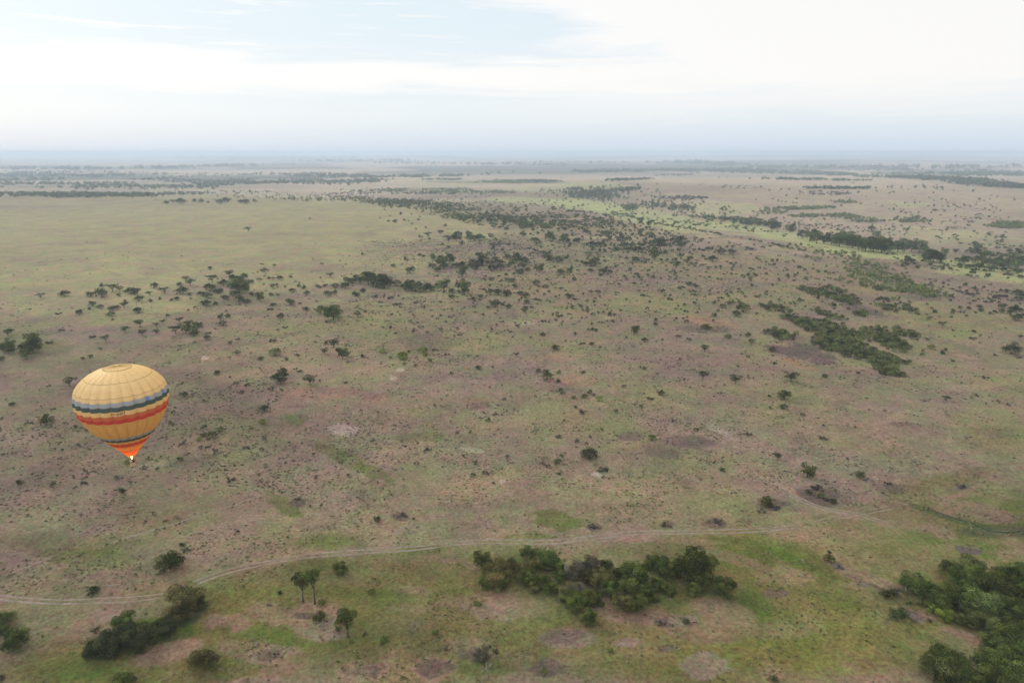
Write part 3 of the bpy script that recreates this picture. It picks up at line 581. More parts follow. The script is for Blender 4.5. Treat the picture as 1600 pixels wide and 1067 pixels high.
# ------------------------------------------------------------------ vegetation lists, read off the photograph region by region
# each entry: X Y W kind ; X, Y = centre and W = width in the region's enlarged pixels
REG = {'A1': (0, 230, 3.9525), 'A2': (400, 230, 3.9525), 'A3': (800, 230, 3.9525), 'A4': (1200, 230, 3.9525),
       'B1': (0, 480, 3.9525), 'B2': (400, 480, 3.9525), 'B3': (800, 480, 3.9525), 'B4': (1200, 480, 3.9525),
       'C1': (0, 740, 3.2625), 'C2': (400, 740, 3.2625), 'C3': (800, 740, 3.2625), 'C4': (1200, 740, 3.2625), 'D6': (1200, 440, 6.154)}
VL = {
'A1': "1536 500 48 a|1303 748 36|1418 770 60 a|632 855 36|695 858 75 a|742 868 50 a|560 908 50|628 905 85|808 885 70|850 880 60 a|948 855 55|925 895 45 a|1018 880 60 a|855 932 60|1148 808 45 a|1175 828 60 a|1110 845 40|1125 885 75|1310 805 70 a|1378 838 60|1480 848 115 t|1430 800 40|1510 795 30|1550 832 40|1298 868 80|1248 902 55|1290 918 50|1095 935 40|1280 965 65|1360 890 50|1395 930 50|1470 935 70|1522 950 45|1335 965 35|570 968 52|552 998 25|618 985 40|688 995 50|725 990 40|765 965 60 a|860 1008 60|492 1020 50|403 905 62|255 912 50 a|365 1028 50 d|180 1000 35 d|1205 985 25 a|930 948 30|740 912 35|965 326 15 a|1030 342 35|1068 330 40 a|1120 337 60|1205 330 35|1240 334 35|1285 340 20|1328 326 15|1360 340 45|1400 330 50|1480 335 40|1525 336 55|1575 335 30|1430 850 50|1330 890 40|1440 900 60|1560 905 40|985 935 25|1180 905 35|1060 945 25|830 900 40|775 950 25|1415 975 35 d",
'A2': "332 441 20|690 495 14 a|815 455 28|865 457 35|917 450 22|1003 448 22|968 472 22|892 412 25|825 424 15|1010 430 15|942 456 12|960 413 12|795 388 14|765 436 12|860 591 16 d|658 660 22|405 720 30 a|35 724 25 a|115 730 25|50 760 45|20 818 35 a|150 806 40|208 800 28|105 808 30 a|105 850 50 a|80 810 25|460 782 45 a|398 806 20 a|540 796 30 d|178 862 20|225 884 45|315 900 38|295 866 35|260 858 30|25 925 60 t|95 912 35|135 915 30 a|445 905 50|485 896 35|215 956 60|105 970 40|268 965 25|330 938 25 d|465 961 25 d|605 953 30 d|310 998 45|395 1000 60 t|478 1020 100 t|630 1030 45 a|728 1023 32 d|152 1045 50|85 1000 50 d|850 732 35|928 692 35|950 762 62|1005 664 35|1030 672 30|1120 600 20 d|1150 601 25|1195 615 30|1270 594 35|1015 552 30|1062 535 50 a|1072 566 20|1138 522 45 a|1190 560 60 a|1235 550 65 t|1260 532 30|1310 530 35|1325 556 60 t|1380 560 80|1450 545 35 t|1545 502 35|1505 493 25|1170 485 25|1475 490 25|1465 600 80 d|1520 635 25|1565 603 30|1050 498 20|990 503 20|1098 678 45 t|1140 700 70 t|1195 682 80 t|1160 735 60|1090 733 55|1120 758 50|1235 730 60|1285 722 60|1275 770 65 t|1340 705 70|1400 690 80 t|1445 715 60|1500 712 60|1460 748 60|1510 742 60|1350 740 60|1550 680 50|570 822 60|625 800 50|650 818 60|695 808 90 t|740 840 80|795 828 90 t|830 838 50|870 840 60|920 862 60|945 845 80 t|985 870 80|1030 875 70|1080 870 60|1125 850 50|1160 850 75 t|545 855 60|490 855 50|400 860 90 d|1250 850 50|1285 865 80 t|1215 888 50|1210 922 45|620 904 55|660 885 40|740 922 35|830 930 60 d|770 956 40 d|870 970 60 d|990 961 45 d|895 986 35 d|1040 982 40 d|1345 940 40|1385 920 40|1310 936 40 d|1550 905 60|1500 898 60|1445 894 50|1475 968 70|1440 988 30|1560 985 40|1560 822 40|1545 788 30|1455 815 40|1558 730 40|1395 1032 40 d|1350 1018 35 d|1120 793 40 d|1160 1003 30 d|1380 705 60 t|1480 690 50|1325 728 45|600 828 50|760 815 60 t|1000 852 60|1060 858 55",
'A3': "255 376 36 t|847 542 65 o|790 545 30|690 572 75 a|740 625 38 a|880 660 75 t|1110 605 24|1045 606 55|915 595 90 a|1045 570 75 o|800 603 40|785 632 60|475 660 45 o|340 677 40 o|575 702 30|210 858 45 o|298 868 40 a|190 652 40|225 655 35|455 718 50|495 718 60|25 680 75 t|75 695 60|205 676 40|245 685 60|290 695 60|70 730 60 a|100 755 40|165 748 50 t|45 765 60|355 765 50 t|298 770 55|405 782 30 d|148 836 55|5 822 40|20 856 40|560 765 60|600 768 40|485 760 40|700 796 45 d|870 807 25 o|785 803 20|765 696 55|710 686 25|820 708 25|1015 722 60 a|1090 730 20|1195 721 12|1240 692 60|1180 674 25|1480 630 55 d|1445 622 25|1470 659 20|1355 649 50|1290 647 60|1212 628 40|1160 630 30|1355 716 30|1386 714 22|1330 706 20|1473 755 35 a|1470 813 25|1510 684 25|1570 710 20|385 815 35|350 920 46|390 938 50 d|487 890 38 a|527 888 34 a|540 921 18|55 900 50|85 918 50|145 938 50 d|90 953 45|78 1000 44 t|125 990 30|285 1040 60 d|378 988 36|423 982 36|350 1030 40 d|618 842 35 d|657 845 25|585 846 20|645 897 40 d|703 937 22|810 914 60 d|925 885 45 a|975 940 45 d|1045 866 45 a|1090 842 45|1135 858 40 a|1105 910 35 d|1405 876 40 d|970 1028 18 a|1062 1055 25|1245 1035 50 o|1303 982 45 o|1425 996 95 o|1385 1028 60|1535 974 50 o|1575 988 40 o|1345 962 40|675 1006 25|825 1018 20|140 575 55|235 540 60 t|68 535 40 t|320 558 60 t|400 570 50|545 595 45|500 603 55|580 528 60|550 520 60 d|460 520 50|330 505 40|1240 962 25|640 637 30|845 470 40|870 458 35|790 448 55 o|110 655 40 d|515 700 60|430 708 30|470 690 30 o|545 545 40 a|600 570 30|655 570 25",
'A4': "1290 622 65 t|1157 638 42 a|1086 645 42 t|1445 552 40 a|1440 582 25|660 535 52 t|855 508 32 t|640 503 50|1035 388 32|1085 394 20|765 564 20|730 658 25|775 658 28|97 543 35 a|215 535 65 t|255 545 75 t|300 555 85 t|345 568 60 t|390 560 85 t|440 570 90 t|485 560 100 t|520 580 90 t|560 595 80 t|600 600 90 t|650 600 90 t|700 605 100 t|750 608 90 t|800 615 70 t|840 612 80 t|885 608 80 t|930 612 80 t|975 668 75 t|1020 668 95 t|1065 680 60 t|960 640 60 t|1205 692 60 t|1170 694 40|1255 690 40 t|1320 698 80 t|1370 705 60|1410 705 80 t|1445 710 80 t|1490 712 70 t|1540 722 70 t|1565 698 50 t|1300 738 80|1370 750 60|20 485 60 t|55 488 50 t|135 500 55 t|150 515 40|1540 648 50 t|1490 640 40|1410 620 45 d|1185 730 40|1230 735 50|1075 752 30|1045 738 25|1450 757 45|1475 782 80 d|1535 768 50|1570 760 40|1560 800 40|860 690 50|890 700 40|955 700 30|690 745 35 d|1135 875 45 d|1190 890 60 d|1240 905 70 d|1280 875 35|1215 848 30|1440 885 30|1475 890 40|1455 918 75 d|1540 895 60|1565 915 60|1545 935 50|120 792 32|62 810 40 d|200 940 35|160 953 30 d|405 973 38|495 1000 30|1125 945 25|1190 1018 45 d|1185 990 25|1440 980 52|1500 995 45|1440 1010 40|1500 1020 45|1550 1005 45|1560 1040 45|1530 1055 60|1320 1005 40|375 780 25 o|195 740 35 o|410 775 25|840 715 30|1110 735 20",
'B1': "52 148 72 a|378 142 46 d|772 128 58 a|865 88 72 a|878 152 50 a|968 148 45 a|1005 82 40 a|965 105 40 a|1108 72 52 a|1162 90 60 a|1085 135 70 a|1145 130 65 t|1215 120 75 t|1195 160 60|1285 160 45 d|1278 188 48|1375 100 52|1362 62 42|1408 55 36|1110 236 35 d|575 182 50 d|655 186 55 a|200 200 85 t|205 235 95 t|160 255 75 t|60 225 75 t|20 245 60 t|165 285 65 t|8 320 45 t|55 260 60 t|518 315 28|430 452 80 a|308 482 40 d|1345 403 45|1468 278 45 a|1135 540 52|1530 480 48 d|1415 308 30 d|290 692 75 t|190 712 42 d|345 742 30 d|1312 792 70 o|1257 788 42|1232 812 36 g|1360 755 56 o|1520 870 52 d|1280 862 45 d|548 878 30 d|14 910 26|787 955 42 g|1095 662 16 d|1555 745 30 g|1465 198 40 d|310 218 62 d|970 995 30|1488 522 60 d|1420 430 22|80 595 40|328 630 40 d|486 760 24 d|970 943 30 g|688 42 50|1035 52 30",
'B2': "185 125 48 d|95 205 60 d|120 278 80 o|25 314 42|188 322 28|258 300 32 a|480 215 75 a|425 268 52 a|435 222 30|535 285 72 t|570 285 40 a|560 230 30 a|660 302 34|780 275 44 g|905 300 70 g|940 272 30|1030 268 65 g|1048 296 34 g|830 310 28 o|1100 262 50 d|1175 293 48 d|1315 297 34 d|1378 373 45|1255 168 45 d|1007 120 24 a|168 388 55 t|155 430 95 a|335 442 85 a|265 472 24 d|100 503 60 d|250 378 40 d|272 392 45 d|50 627 60|42 708 56 o|1060 878 50 d|915 858 40 d|1475 660 42 d|1435 698 32|1390 680 35 d|60 918 24 d|328 942 28 d|1415 1022 66 d|985 358 22|1080 318 45 d|440 90 44 d|155 512 30|555 462 44 d|1458 370 20|915 348 30 o|1075 330 30 o|790 270 26 g|880 290 36 g|912 316 44 g",
'B3': "755 140 58 t|883 104 34|1030 176 45 d|1090 196 45 d|820 205 44|925 200 20|1190 248 60 a|440 222 52 d|490 224 38|275 248 60|190 168 36|500 134 32|20 286 46 d|165 390 40 o|205 398 55 o|220 430 72 o|290 402 38 o|285 455 34|298 508 42 o|378 555 36 g|448 548 52 o|540 568 48 g|482 525 40 o|510 540 24|855 564 60 d|435 646 64 d|440 398 50 d|320 655 25 d|920 530 44|815 374 54 d|1180 414 74 a|1378 438 80 a|1042 320 24|1455 172 40|1335 180 50 o|1415 172 20|1480 208 40|1565 152 45|1285 526 44 d|1395 362 30 d|1455 422 18|285 800 55 d|480 905 108 b|865 806 56 o|1165 742 24 g|1000 704 26 d|1455 784 60 d|570 1000 90 d|1195 120 60 o|1245 82 26|1220 125 40 o|385 105 40 d|190 85 46 d|545 92 40 d|1075 75 30|1155 596 24 d|1055 80 30 d|650 268 20 d",
'B4': "1008 246 50 o|1080 280 36|1098 262 26|868 256 28|1502 262 98 b|1545 308 52 d|1553 178 38 a|1268 148 28|1258 190 54 d|1078 100 50 a|1342 435 56 d|1100 562 50 a|680 458 16 d|560 403 34|140 420 85 a|352 425 40|98 535 72 t|98 614 52|15 622 24|212 660 46 d|725 638 40 d|490 594 22 d|335 806 72 d|240 1010 85 t|60 912 65 a|565 1038 60|765 296 30 o|950 290 30 o|35 345 52 d|25 262 45|235 230 24 g|990 70 30 o|1305 25 50|1400 1042 25 d|605 560 30 d|1240 5 30",
'C1': "950 615 150 r|1010 655 80 r|925 690 130 r|840 775 100|870 440 110 t|650 757 105 t|485 790 65 a|482 885 95|570 870 120|720 835 130|1040 950 125 r|640 1055 100 t|30 735 85 t|85 838 110 t|5 790 70 t|945 388 64 d|930 360 40|475 585 60|625 85 38|270 52 48 a|425 46 44 d|105 40 45|8 1040 45|60 242 26 d|160 525 34 d|140 213 20|505 282 24 d|1215 292 20|1170 30 60 d|735 912 30 d|410 549 30 d|530 690 26 d|640 800 90|560 830 90|400 420 20|400 405 16 d",
'C2': "240 555 96 l|300 557 104 l|200 556 20|335 655 52 o|470 765 118 s|418 790 40 t|485 860 26 o|655 845 56 o|915 806 38 o|1125 655 48 o|215 128 40 d|1172 8 52|430 478 70 o|1075 72 10|327 162 20|275 165 20|1080 160 14 d|1210 50 26|125 602 34|240 718 22 d|320 728 60 o|362 745 30 d|1150 915 70 d|1222 905 38|1190 882 28|985 952 30 d|100 925 40 d|740 215 60 d|800 228 24|618 232 46|930 128 26 d|1005 110 22 d|162 325 20|555 820 40 d|970 890 40 d|590 600 40 o",
'C3': "80 400 78 t|170 425 110 t|222 448 80 t|20 470 60 r|100 455 90 r|90 525 90 o|45 530 60 o|150 545 90 o|115 585 60 r|195 580 70 o|235 515 70 t|315 495 80 d|390 475 115 d|375 525 90 r|480 470 70 t|445 530 100 r|275 620 70 t|330 650 110 o|410 625 95 o|565 495 80 t|630 530 150 t|555 572 70 o|500 570 80 t|555 655 95 r|640 660 85 o|690 615 70 t|735 640 48 o|740 448 100 t|780 490 90 t|700 460 60 t|800 582 70 o|740 560 70 t|930 455 170 t|870 470 100 t|965 530 100 t|920 588 70 o|1080 578 100 t|1108 548 50 t|390 735 80 o|500 900 36 o|1288 135 60 o|1270 185 60 d|415 268 56 d|790 260 56 d|1050 245 60 d|1005 245 20 o|-155 435 88 o|-120 480 60 o|-75 505 130 r|-40 475 80 r|-125 540 80 o|-50 572 66 o|-12 460 50 r|-60 440 60 t|165 1005 50 o|885 750 50|760 765 50 d|930 752 30 d|5 440 50|745 832 10|680 718 16|330 590 80 d|450 590 60 d|530 620 60 t",
'C4': "925 482 100 t|1035 462 105 o|740 555 120 r|700 545 60 t|815 600 100 r|1000 540 140 t|1095 535 150 t|930 620 130 t|870 655 100 r|1150 590 150 t|1235 505 120 t|1285 545 120 t|1190 655 120 t|1090 670 140 o|1000 640 130 t|1250 620 130 t|900 715 70 g|960 735 60 o|835 680 60 g|1040 738 95 o|1110 740 90 o|1180 740 100 t|1290 690 120 t|870 930 130 t|870 1000 150 o|930 960 120 t|1150 830 120 t|1230 830 140 t|1295 880 140 t|1190 920 150 t|1125 985 160 t|1250 1000 170 t|1310 960 120 t|1010 1040 110 t|1180 1050 170 t|1140 890 100 t|1290 780 120 t|1270 1070 180 t|930 1060 130 t|1060 1070 130 t|1330 620 130 t|1340 720 130 t|1340 840 140 t|1350 1040 160 t|1360 520 110 t|310 432 58 o|312 400 30|210 92 44|268 112 40 o|335 142 44|10 160 44|465 5 48|20 1038 56|615 50 50 d|985 62 60 d|360 478 46 d|640 600 60 d|715 650 44 o|600 610 60|690 715 60|635 708 60|770 655 50 o|820 745 40 d|340 335 20 d|245 72 80 d|300 130 50 d|30 170 60 d",
'D6': "",
}
# the bushes of the dense thickets on the right-hand slope (region D6): ellipses cx cy rx ry slope count width
THICK = [(640, 480, 260, 85, .25, 74, 62), (820, 640, 290, 75, .28, 82, 62), (350, 410, 110, 40, .3, 16, 62), (520, 590, 110, 45, .2, 20, 58), (1060, 500, 150, 60, .15, 34, 62), (1190, 590, 150, 55, .25, 32, 60),
         (1330, 500, 110, 38, .3, 16, 58), (1150, 840, 140, 55, .3, 26, 62), (1190, 760, 140, 28, .05, 14, 56), (130, 500, 120, 45, .15, 20, 58), (80, 250, 130, 38, .2, 16, 56), (620, 130, 190, 40, .2, 30, 56), (420, 85, 150, 28, .15, 14, 52),
         (640, 70, 110, 22, .2, 10, 50), (600, 315, 140, 32, .25, 14, 54), (900, 310, 70, 30, .1, 8, 56), (1130, 240, 90, 32, .1, 10, 56), (1370, 265, 110, 30, .3, 10, 50), (1050, 65, 70, 16, .1, 6, 50), (800, 185, 120, 26, .2, 10, 50), (1120, 165, 80, 14, .1, 6, 46), (250, 360, 120, 26, .2, 10, 52)]
# far scattered scrub and woods (photo pixels): cx cy rx ry slope count wmin wmax(m) kind
FAR = [(930, 334, 75, 1.6, .10, 90, 4, 7, 'b'), (1075, 358, 75, 1.6, .17, 90, 4, 7, 'b'), (1200, 381, 60, 1.6, .2, 60, 3.5, 6, 'b'),
       (820, 338, 170, 24, .10, 900, 6, 12, 't'), (745, 340, 80, 14, .15, 620, 6, 12, 't'), (860, 350, 70, 12, .1, 300, 6, 11, 't'), (660, 322, 80, 8, .05, 360, 6, 11, 't'), (980, 375, 150, 30, .15, 560, 4, 9, 'b'), (900, 400, 180, 40, .1, 260, 3, 7, 'b'), (1120, 395, 160, 30, .2, 200, 3, 7, 'b'),
       (900, 450, 260, 50, .1, 260, 2.5, 5, 'b'), (1180, 450, 220, 40, .15, 150, 2.5, 5, 'b'), (700, 470, 260, 60, .1, 200, 2, 4.5, 'd'), (500, 470, 200, 50, .1, 110, 2, 4, 'd'),
       (60, 306, 180, 3.2, .01, 700, 9, 16, 't'), (200, 305, 120, 2.4, -.01, 320, 8, 14, 't'), (330, 302, 120, 2.2, -.01, 160, 6, 12, 't'), (470, 308, 160, 6, .02, 160, 5, 9, 't'), (520, 312, 90, 4, 0, 140, 6, 10, 't'),
       (640, 300, 110, 5, .02, 260, 8, 14, 'b'), (620, 316, 60, 4, 0, 200, 6, 10, 't'), (700, 299, 110, 5, .02, 700, 8, 13, 'q'), (790, 284, 70, 3, .01, 500, 9, 15, 'q'), (840, 283, 40, 2.5, .02, 200, 9, 15, 'b'), (550, 305, 60, 4, -.02, 130, 7, 12, 'd'),
       (925, 307, 44, 7, .06, 170, 12, 20, 't'), (960, 297, 50, 5, -.05, 220, 12, 20, 't'), (930, 291, 28, 4, 0, 150, 12, 20, 't'), (900, 297, 16, 1.5, 0, 30, 10, 16, 't'), (985, 281, 40, 2.5, -.05, 120, 13, 22, 't'), (1030, 277, 60, 3, -.08, 130, 13, 22, 't'),
       (985, 328, 14, 5, .1, 40, 11, 17, 't'), (1050, 327, 40, 7, .1, 110, 10, 17, 't'), (1060, 310, 50, 3, 0, 80, 9, 15, 'd'), (975, 337, 22, 4, .1, 26, 9, 14, 't'), (1035, 318, 60, 4, -.1, 60, 8, 13, 't'),
       (1000, 315, 120, 22, .1, 130, 7, 12, 't'), (1100, 330, 60, 14, .1, 50, 8, 13, 't'), (1160, 348, 44, 5, .1, 80, 10, 16, 't'), (1110, 343, 40, 4, .1, 36, 9, 14, 't'), (1200, 350, 30, 5, .1, 30, 10, 15, 't'), (900, 318, 60, 6, 0, 30, 8, 12, 't'), (870, 303, 50, 8, 0, 40, 8, 13, 't'),
       (1130, 356, 90, 5, .12, 50, 7, 11, 't'), (1000, 345, 90, 6, .1, 40, 7, 12, 't'), (1250, 326, 60, 2.5, -.02, 200, 8, 13, 'q'), (1205, 332, 30, 3, 0, 90, 8, 13, 'q'), (1260, 338, 26, 2.6, 0, 110, 8, 12, 'q'), (1330, 340, 40, 4.5, .08, 220, 7, 12, 'q'), (1355, 346, 30, 3, 0, 110, 7, 12, 'q'), (1425, 344, 34, 5, -.02, 170, 7, 12, 'q'), (1580, 353, 36, 5, 0, 200, 7, 12, 'q'), (1320, 316, 20, 2, 0, 60, 8, 12, 'q'),
       (1300, 302, 50, 4, 0, 90, 8, 13, 'd'), (1310, 295, 55, 1.3, 0, 110, 12, 20, 't'), (1400, 310, 240, 22, .02, 90, 6, 11, 't'), (1300, 350, 200, 14, .05, 130, 5, 10, 't'), (1500, 340, 120, 18, .05, 110, 6, 10, 't'), (1450, 365, 140, 12, .05, 90, 5, 9, 't'), (1280, 355, 70, 6, .05, 60, 5, 9, 'd'), (1560, 390, 60, 10, .1, 50, 5, 9, 't'),
       (1500, 420, 120, 14, .12, 70, 4, 8, 'b'), (1560, 402, 50, 3, .15, 50, 8, 13, 't'), (1470, 297, 130, 2.2, .03, 40, 12, 20, 't'), (1380, 420, 60, 14, .15, 60, 3, 6, 'q'), (1290, 395, 70, 8, .15, 90, 4, 7, 'q'), (1330, 408, 60, 6, .2, 80, 4, 7, 'q'), (1370, 430, 60, 8, .22, 120, 3.5, 6, 'q'), (1400, 445, 80, 10, .2, 150, 3.5, 6, 'q'), (1440, 455, 40, 8, .2, 70, 3.5, 6, 'q'), (1350, 445, 60, 5, .2, 50, 3.5, 6, 'q'), (1260, 402, 50, 4, .1, 50, 4, 6, 'q'),
       (1400, 480, 120, 12, .1, 50, 3, 5, 'b'), (1560, 480, 50, 14, .1, 30, 3, 5, 'b'), (1500, 455, 90, 14, .1, 50, 3, 5, 'd'),
       # far wooded belts in the blue distance
       (190, 283, 330, 13, .004, 2300, 13, 28, 't'), (400, 285, 190, 9, -.01, 800, 12, 24, 't'), (120, 274, 190, 5, .01, 500, 20, 38, 't'), (480, 275, 100, 3, 0, 300, 20, 38, 't'), (500, 283, 100, 3, -.02, 260, 16, 30, 't'), (555, 284, 50, 2, 0, 120, 14, 26, 't'),
       (640, 277, 90, 1.6, -.02, 330, 18, 34, 't'), (800, 272, 170, 1.6, -.02, 420, 22, 40, 't'), (950, 268, 170, 1.8, -.01, 420, 24, 44, 't'), (1110, 267, 90, 3, 0, 360, 26, 46, 't'), (1110, 256, 80, 3, .06, 300, 40, 80, 't'), (1220, 270, 120, 2.6, .02, 420, 24, 44, 't'), (1270, 262, 110, 2.4, 0, 300, 34, 60, 't'), (1380, 277, 110, 3, .05, 420, 22, 40, 't'), (1440, 270, 110, 6, .03, 560, 22, 44, 't'), (1480, 281, 90, 3, .05, 330, 18, 34, 't'), (1560, 290, 80, 3, .06, 420, 16, 30, 't'), (1540, 272, 100, 4, .02, 300, 28, 50, 't'), (1240, 281, 120, 1, .02, 160, 16, 26, 't'),
       (1500, 262, 140, 2, 0, 160, 40, 80, 't'), (550, 252, 110, 1.4, 0, 200, 40, 80, 't'), (730, 257, 200, 1.2, .01, 140, 36, 70, 't'), (300, 262, 160, 1.5, -.03, 200, 36, 70, 't'), (450, 248, 160, 1, 0, 90, 60, 110, 't'), (80, 265, 120, 2, 0, 160, 30, 60, 't'), (900, 255, 260, 1.5, 0, 120, 36, 70, 't'), (690, 281, 60, 1.2, 0, 90, 14, 24, 't'), (1150, 292, 160, 10, 0, 60, 8, 14, 't')]
LAND = [ # clear landmarks the labels point from: px, py, words
 (190, 640, 'balloon'), (388, 357, 'lone flat-topped tree on the pale plain'), (735, 415, 'dark thicket at the plain edge'), (640, 440, 'long dark thicket row'), (372, 440, 'big clump on the left plain'), (120, 545, 'acacia left of the balloon'), (50, 540, 'dark clump at the left edge'),
 (290, 510, 'acacia clump above the balloon'), (325, 680, 'green bush group right of the balloon'), (440, 595, 'acacia pair right of the balloon top'), (640, 550, 'bright yellow-green bushes'), (525, 540, 'small acacia group'), (850, 585, 'olive bush group mid slope'), (921, 708, 'big round bush mid slope'),
 (1097, 585, 'flat green acacia mid slope'), (1148, 590, 'wide acacia mid slope'), (1052, 690, 'dark rocky sheet'), (991, 515, 'dark tree above mid slope'), (1102, 543, 'tall dark shrub'), (1340, 530, 'large bush thicket'), (1250, 475, 'upper bush thicket'), (1580, 545, 'dark round bush by the right edge'),
 (1224, 615, 'dark tree below the rock patch'), (1283, 684, 'brown bush right of the rocky sheet'), (1260, 735, 'green bush by the branching track'), (1205, 787, 'bush ring beside the track'), (1280, 770, 'shrub mound by the branching track'), (290, 930, 'big brown-green bush by the track'), (266, 880, 'tree above the track bend'),
 (482, 915, 'twin trees'), (542, 980, 'single foreground tree'), (940, 910, 'central grove'), (1130, 918, 'lone tree right of the central grove'), (1520, 930, 'dark right-hand grove'), (1295, 872, 'bush by the dry gully'), (1360, 380, 'river woods'), (1500, 405, 'lower river woods'), (1022, 397, 'round dark bush on the upper slope'),
 (865, 376, 'hilltop tree by the valley'), (1010, 368, 'olive bush on the crest'), (506, 487, 'dark tree pair on the plain edge'), (70, 655, 'dark round tree left of the balloon'), (20, 975, 'dark trees at the lower left edge'), (319, 1030, 'brown-green tree at the bottom edge'), (1163, 480, 'olive bushes right of centre'), (1565, 480, 'dark group at the right edge'),
 (860, 505, 'dark shrubs on the middle slope'), (750, 740, 'shrub by the white stones'), (465, 783, 'small dark mound'), (1540, 820, 'creek'), (1513, 858, 'mud pool'), (130, 450, 'lone acacia row at the left'), (875, 800, 'bright green patch'), (1120, 818, 'grey shrub mound above the track')]
# ------------------------------------------------------------------ placing the plants
KIND = {'l': ('tall', 't', 'tree', 1.25), 's': ('stem', 't', 'tree', .70),   # kind -> (prototype, material, object name, anchor height of the centre per unit width)
 't': ('tree', 't', 'tree', .42), 'a': ('acacia', 'a', 'acacia_tree', .40), 'b': ('bush', 'b', 'bush', .24), 'o': ('bush', 'o', 'bush', .24), 'g': ('bush', 'g', 'bush', .24), 'd': ('low', 'd', 'dry_bush', .09), 'r': ('tree', 'r', 'tree', .42)}
def collect():
    rng = np.random.default_rng(19); E = []
    for reg, txt in VL.items():
        if not txt: continue
        ox, oy, sc_ = REG[reg]
        for e in txt.split('|'):
            p = e.split(); X, Y, W_ = map(float, p[:3]); k = p[3] if len(p) > 3 else 'b'
            px, py, w = ox + X / sc_, oy + Y / sc_, W_ / sc_
            if any(abs(q[0] - px) < .4 * w + 1 and abs(q[1] - py) < .35 * w + 1 and q[4] != reg for q in E): continue
            if reg[0] == 'C' and w > 18 and k in 'ogrbd' and not (k == 'd' and py < 880) : kk = 'T' + k
            else: kk = k
            if reg[0] in 'AB' and k in 'tab': w *= 1.15
            if reg[0] == 'C' and (kk[0] == 'T' or k in 'tr') and w > 14: w *= 1.22
            E.append([px, py, w, kk, reg])
    ox, oy, sc_ = REG['D6']
    for ti, (cx, cy, rx, ry, sl, n, wd) in enumerate(THICK):
        pts = []
        for _ in range(n * 30):
            if len(pts) >= n: break
            a = rng.random() * 6.283; r = math.sqrt(rng.random()) * (.72 + .6 * rng.random() ** 2)
            X = cx + rx * r * math.cos(a); Y = cy + ry * r * math.sin(a) + sl * rx * r * math.cos(a)
            if all(((X - q[0]) / .62) ** 2 + ((Y - q[1]) / .34) ** 2 > wd ** 2 * .78 for q in pts): pts.append((X, Y))
        for X, Y in pts:
            w = wd * (.7 + .6 * rng.random()) / sc_
            E.append([ox + X / sc_, oy + Y / sc_, w, rng.choice(['o', 'o', 'b', 'b']), 'thick'])
    return E
ADJ = {'t': 'dark green tree', 'a': 'flat-topped acacia', 'b': 'dark green bush', 'o': 'olive green bush', 'g': 'bright yellow-green bush', 'd': 'low dry brown bush', 'r': 'brown-green tree',
       'To': 'yellowish green tree', 'Tg': 'bright green tree', 'Tr': 'brown-green tree', 'Tb': 'dark leafy tree', 'Td': 'grey half-bare tree', 'l': 'tall dark tree', 's': 'dark green tree'}
HAND = [(388, 357, 'lone flat-topped acacia standing alone on the open pale plain'), (750.5, 873, 'bright olive tree at the far left end of the central grove'), (1085, 880, 'biggest rounded tree at the right end of the central grove'),
        (1131, 921, 'lone tree with a bare trunk right of the central grove'), (919.5, 965, 'round olive bush standing free below the central grove'), (544, 975, 'single tree with thick trunk in the foreground grass'),
        (475, 910, 'left one of the twin tall-trunked trees in the grass'), (492.5, 911, 'right one of the twin tall-trunked trees in the grass'), (291, 929, 'large brown-green tree beside the bend of the track'), (266.6, 877, 'spreading tree just above the bend of the track'),
        (318.7, 1031, 'brown-green tree near the bottom edge left of the pink mounds'), (601, 1000, 'small round olive tree right of the single foreground tree'), (680, 987, 'small bright bush in the open foreground grass'), (1295, 873, 'olive bush at the top of the dry gully'),
        (921, 708, 'big round dark bush alone on the lower middle slope'), (1097, 585, 'flat green acacia, left one of the pair on the mid slope'), (1148, 590, 'wide flat acacia, right one of the pair on the mid slope'), (1052, 513, ''), (991, 515, 'dark dense tree alone between the middle slope bushes'),
        (1580, 545, 'round dark bush on green ground by the right edge'), (109, 594, 'broad acacia just above and left of the balloon'), (73, 655, 'round dark tree to the left of the balloon'), (864, 325, 'round tree on the crest left of the pale valley'), (1022, 397, 'round dark tree on the upper slope below the crest'),
        (1517, 857, 'bright olive tree on the upper rim of the right-hand grove'), (289, 859, 'leafless grey-brown bush above the spreading tree'), (332, 680, 'largest of the green bushes right of the balloon'), (345, 671, 'upper right bush of the green group right of the balloon'),
        (312, 685, 'small bright yellow-green bush left of the green group by the balloon'), (199, 722, 'yellow-green bush directly below the balloon basket'), (1019, 646, ''), (1018, 644, ''), (465, 779, 'dark bush on the small bare mound below the middle slope'), (1224, 615, 'dark tree below the purple rock patch'),
        (1261, 735, 'round dark tree above the branching track'), (200, 975, 'acacia-like tree above the dark bushes at lower left'), (9, 965, 'dark tree cut by the left edge in the foreground'), (26, 997, 'dark tree just inside the lower left edge'), (1195, 781, 'olive bush in the grey ring beside the track'),
        (1206, 1058, 'dark bush cut by the bottom edge right of centre'), (1433, 581, ''), (443, 582, ''), (438, 589, 'largest acacia right of the balloon top'), (485, 592, 'flat spreading tree right of the largest one by the balloon')]
ORD = ['nearest', 'second', 'third', 'fourth', 'fifth', 'sixth', 'seventh', 'eighth', 'ninth', 'tenth', 'eleventh', 'twelfth']
def ordw(i):
    if i < 12: return ORD[i]
    n = i + 1; return f"{n}{'th' if 10 < n % 100 < 14 else {1: 'st', 2: 'nd', 3: 'rd'}.get(n % 10, 'th')}"
GROUPS = {'tree': 'leafy trees of the groves and slopes', 'acacia_tree': 'acacia trees scattered over the savanna', 'bush': 'green bushes scattered over the savanna', 'dry_bush': 'dry brown bushes scattered over the savanna', 'thicket_bush': 'bushes packed in the thickets on the right-hand slope'}

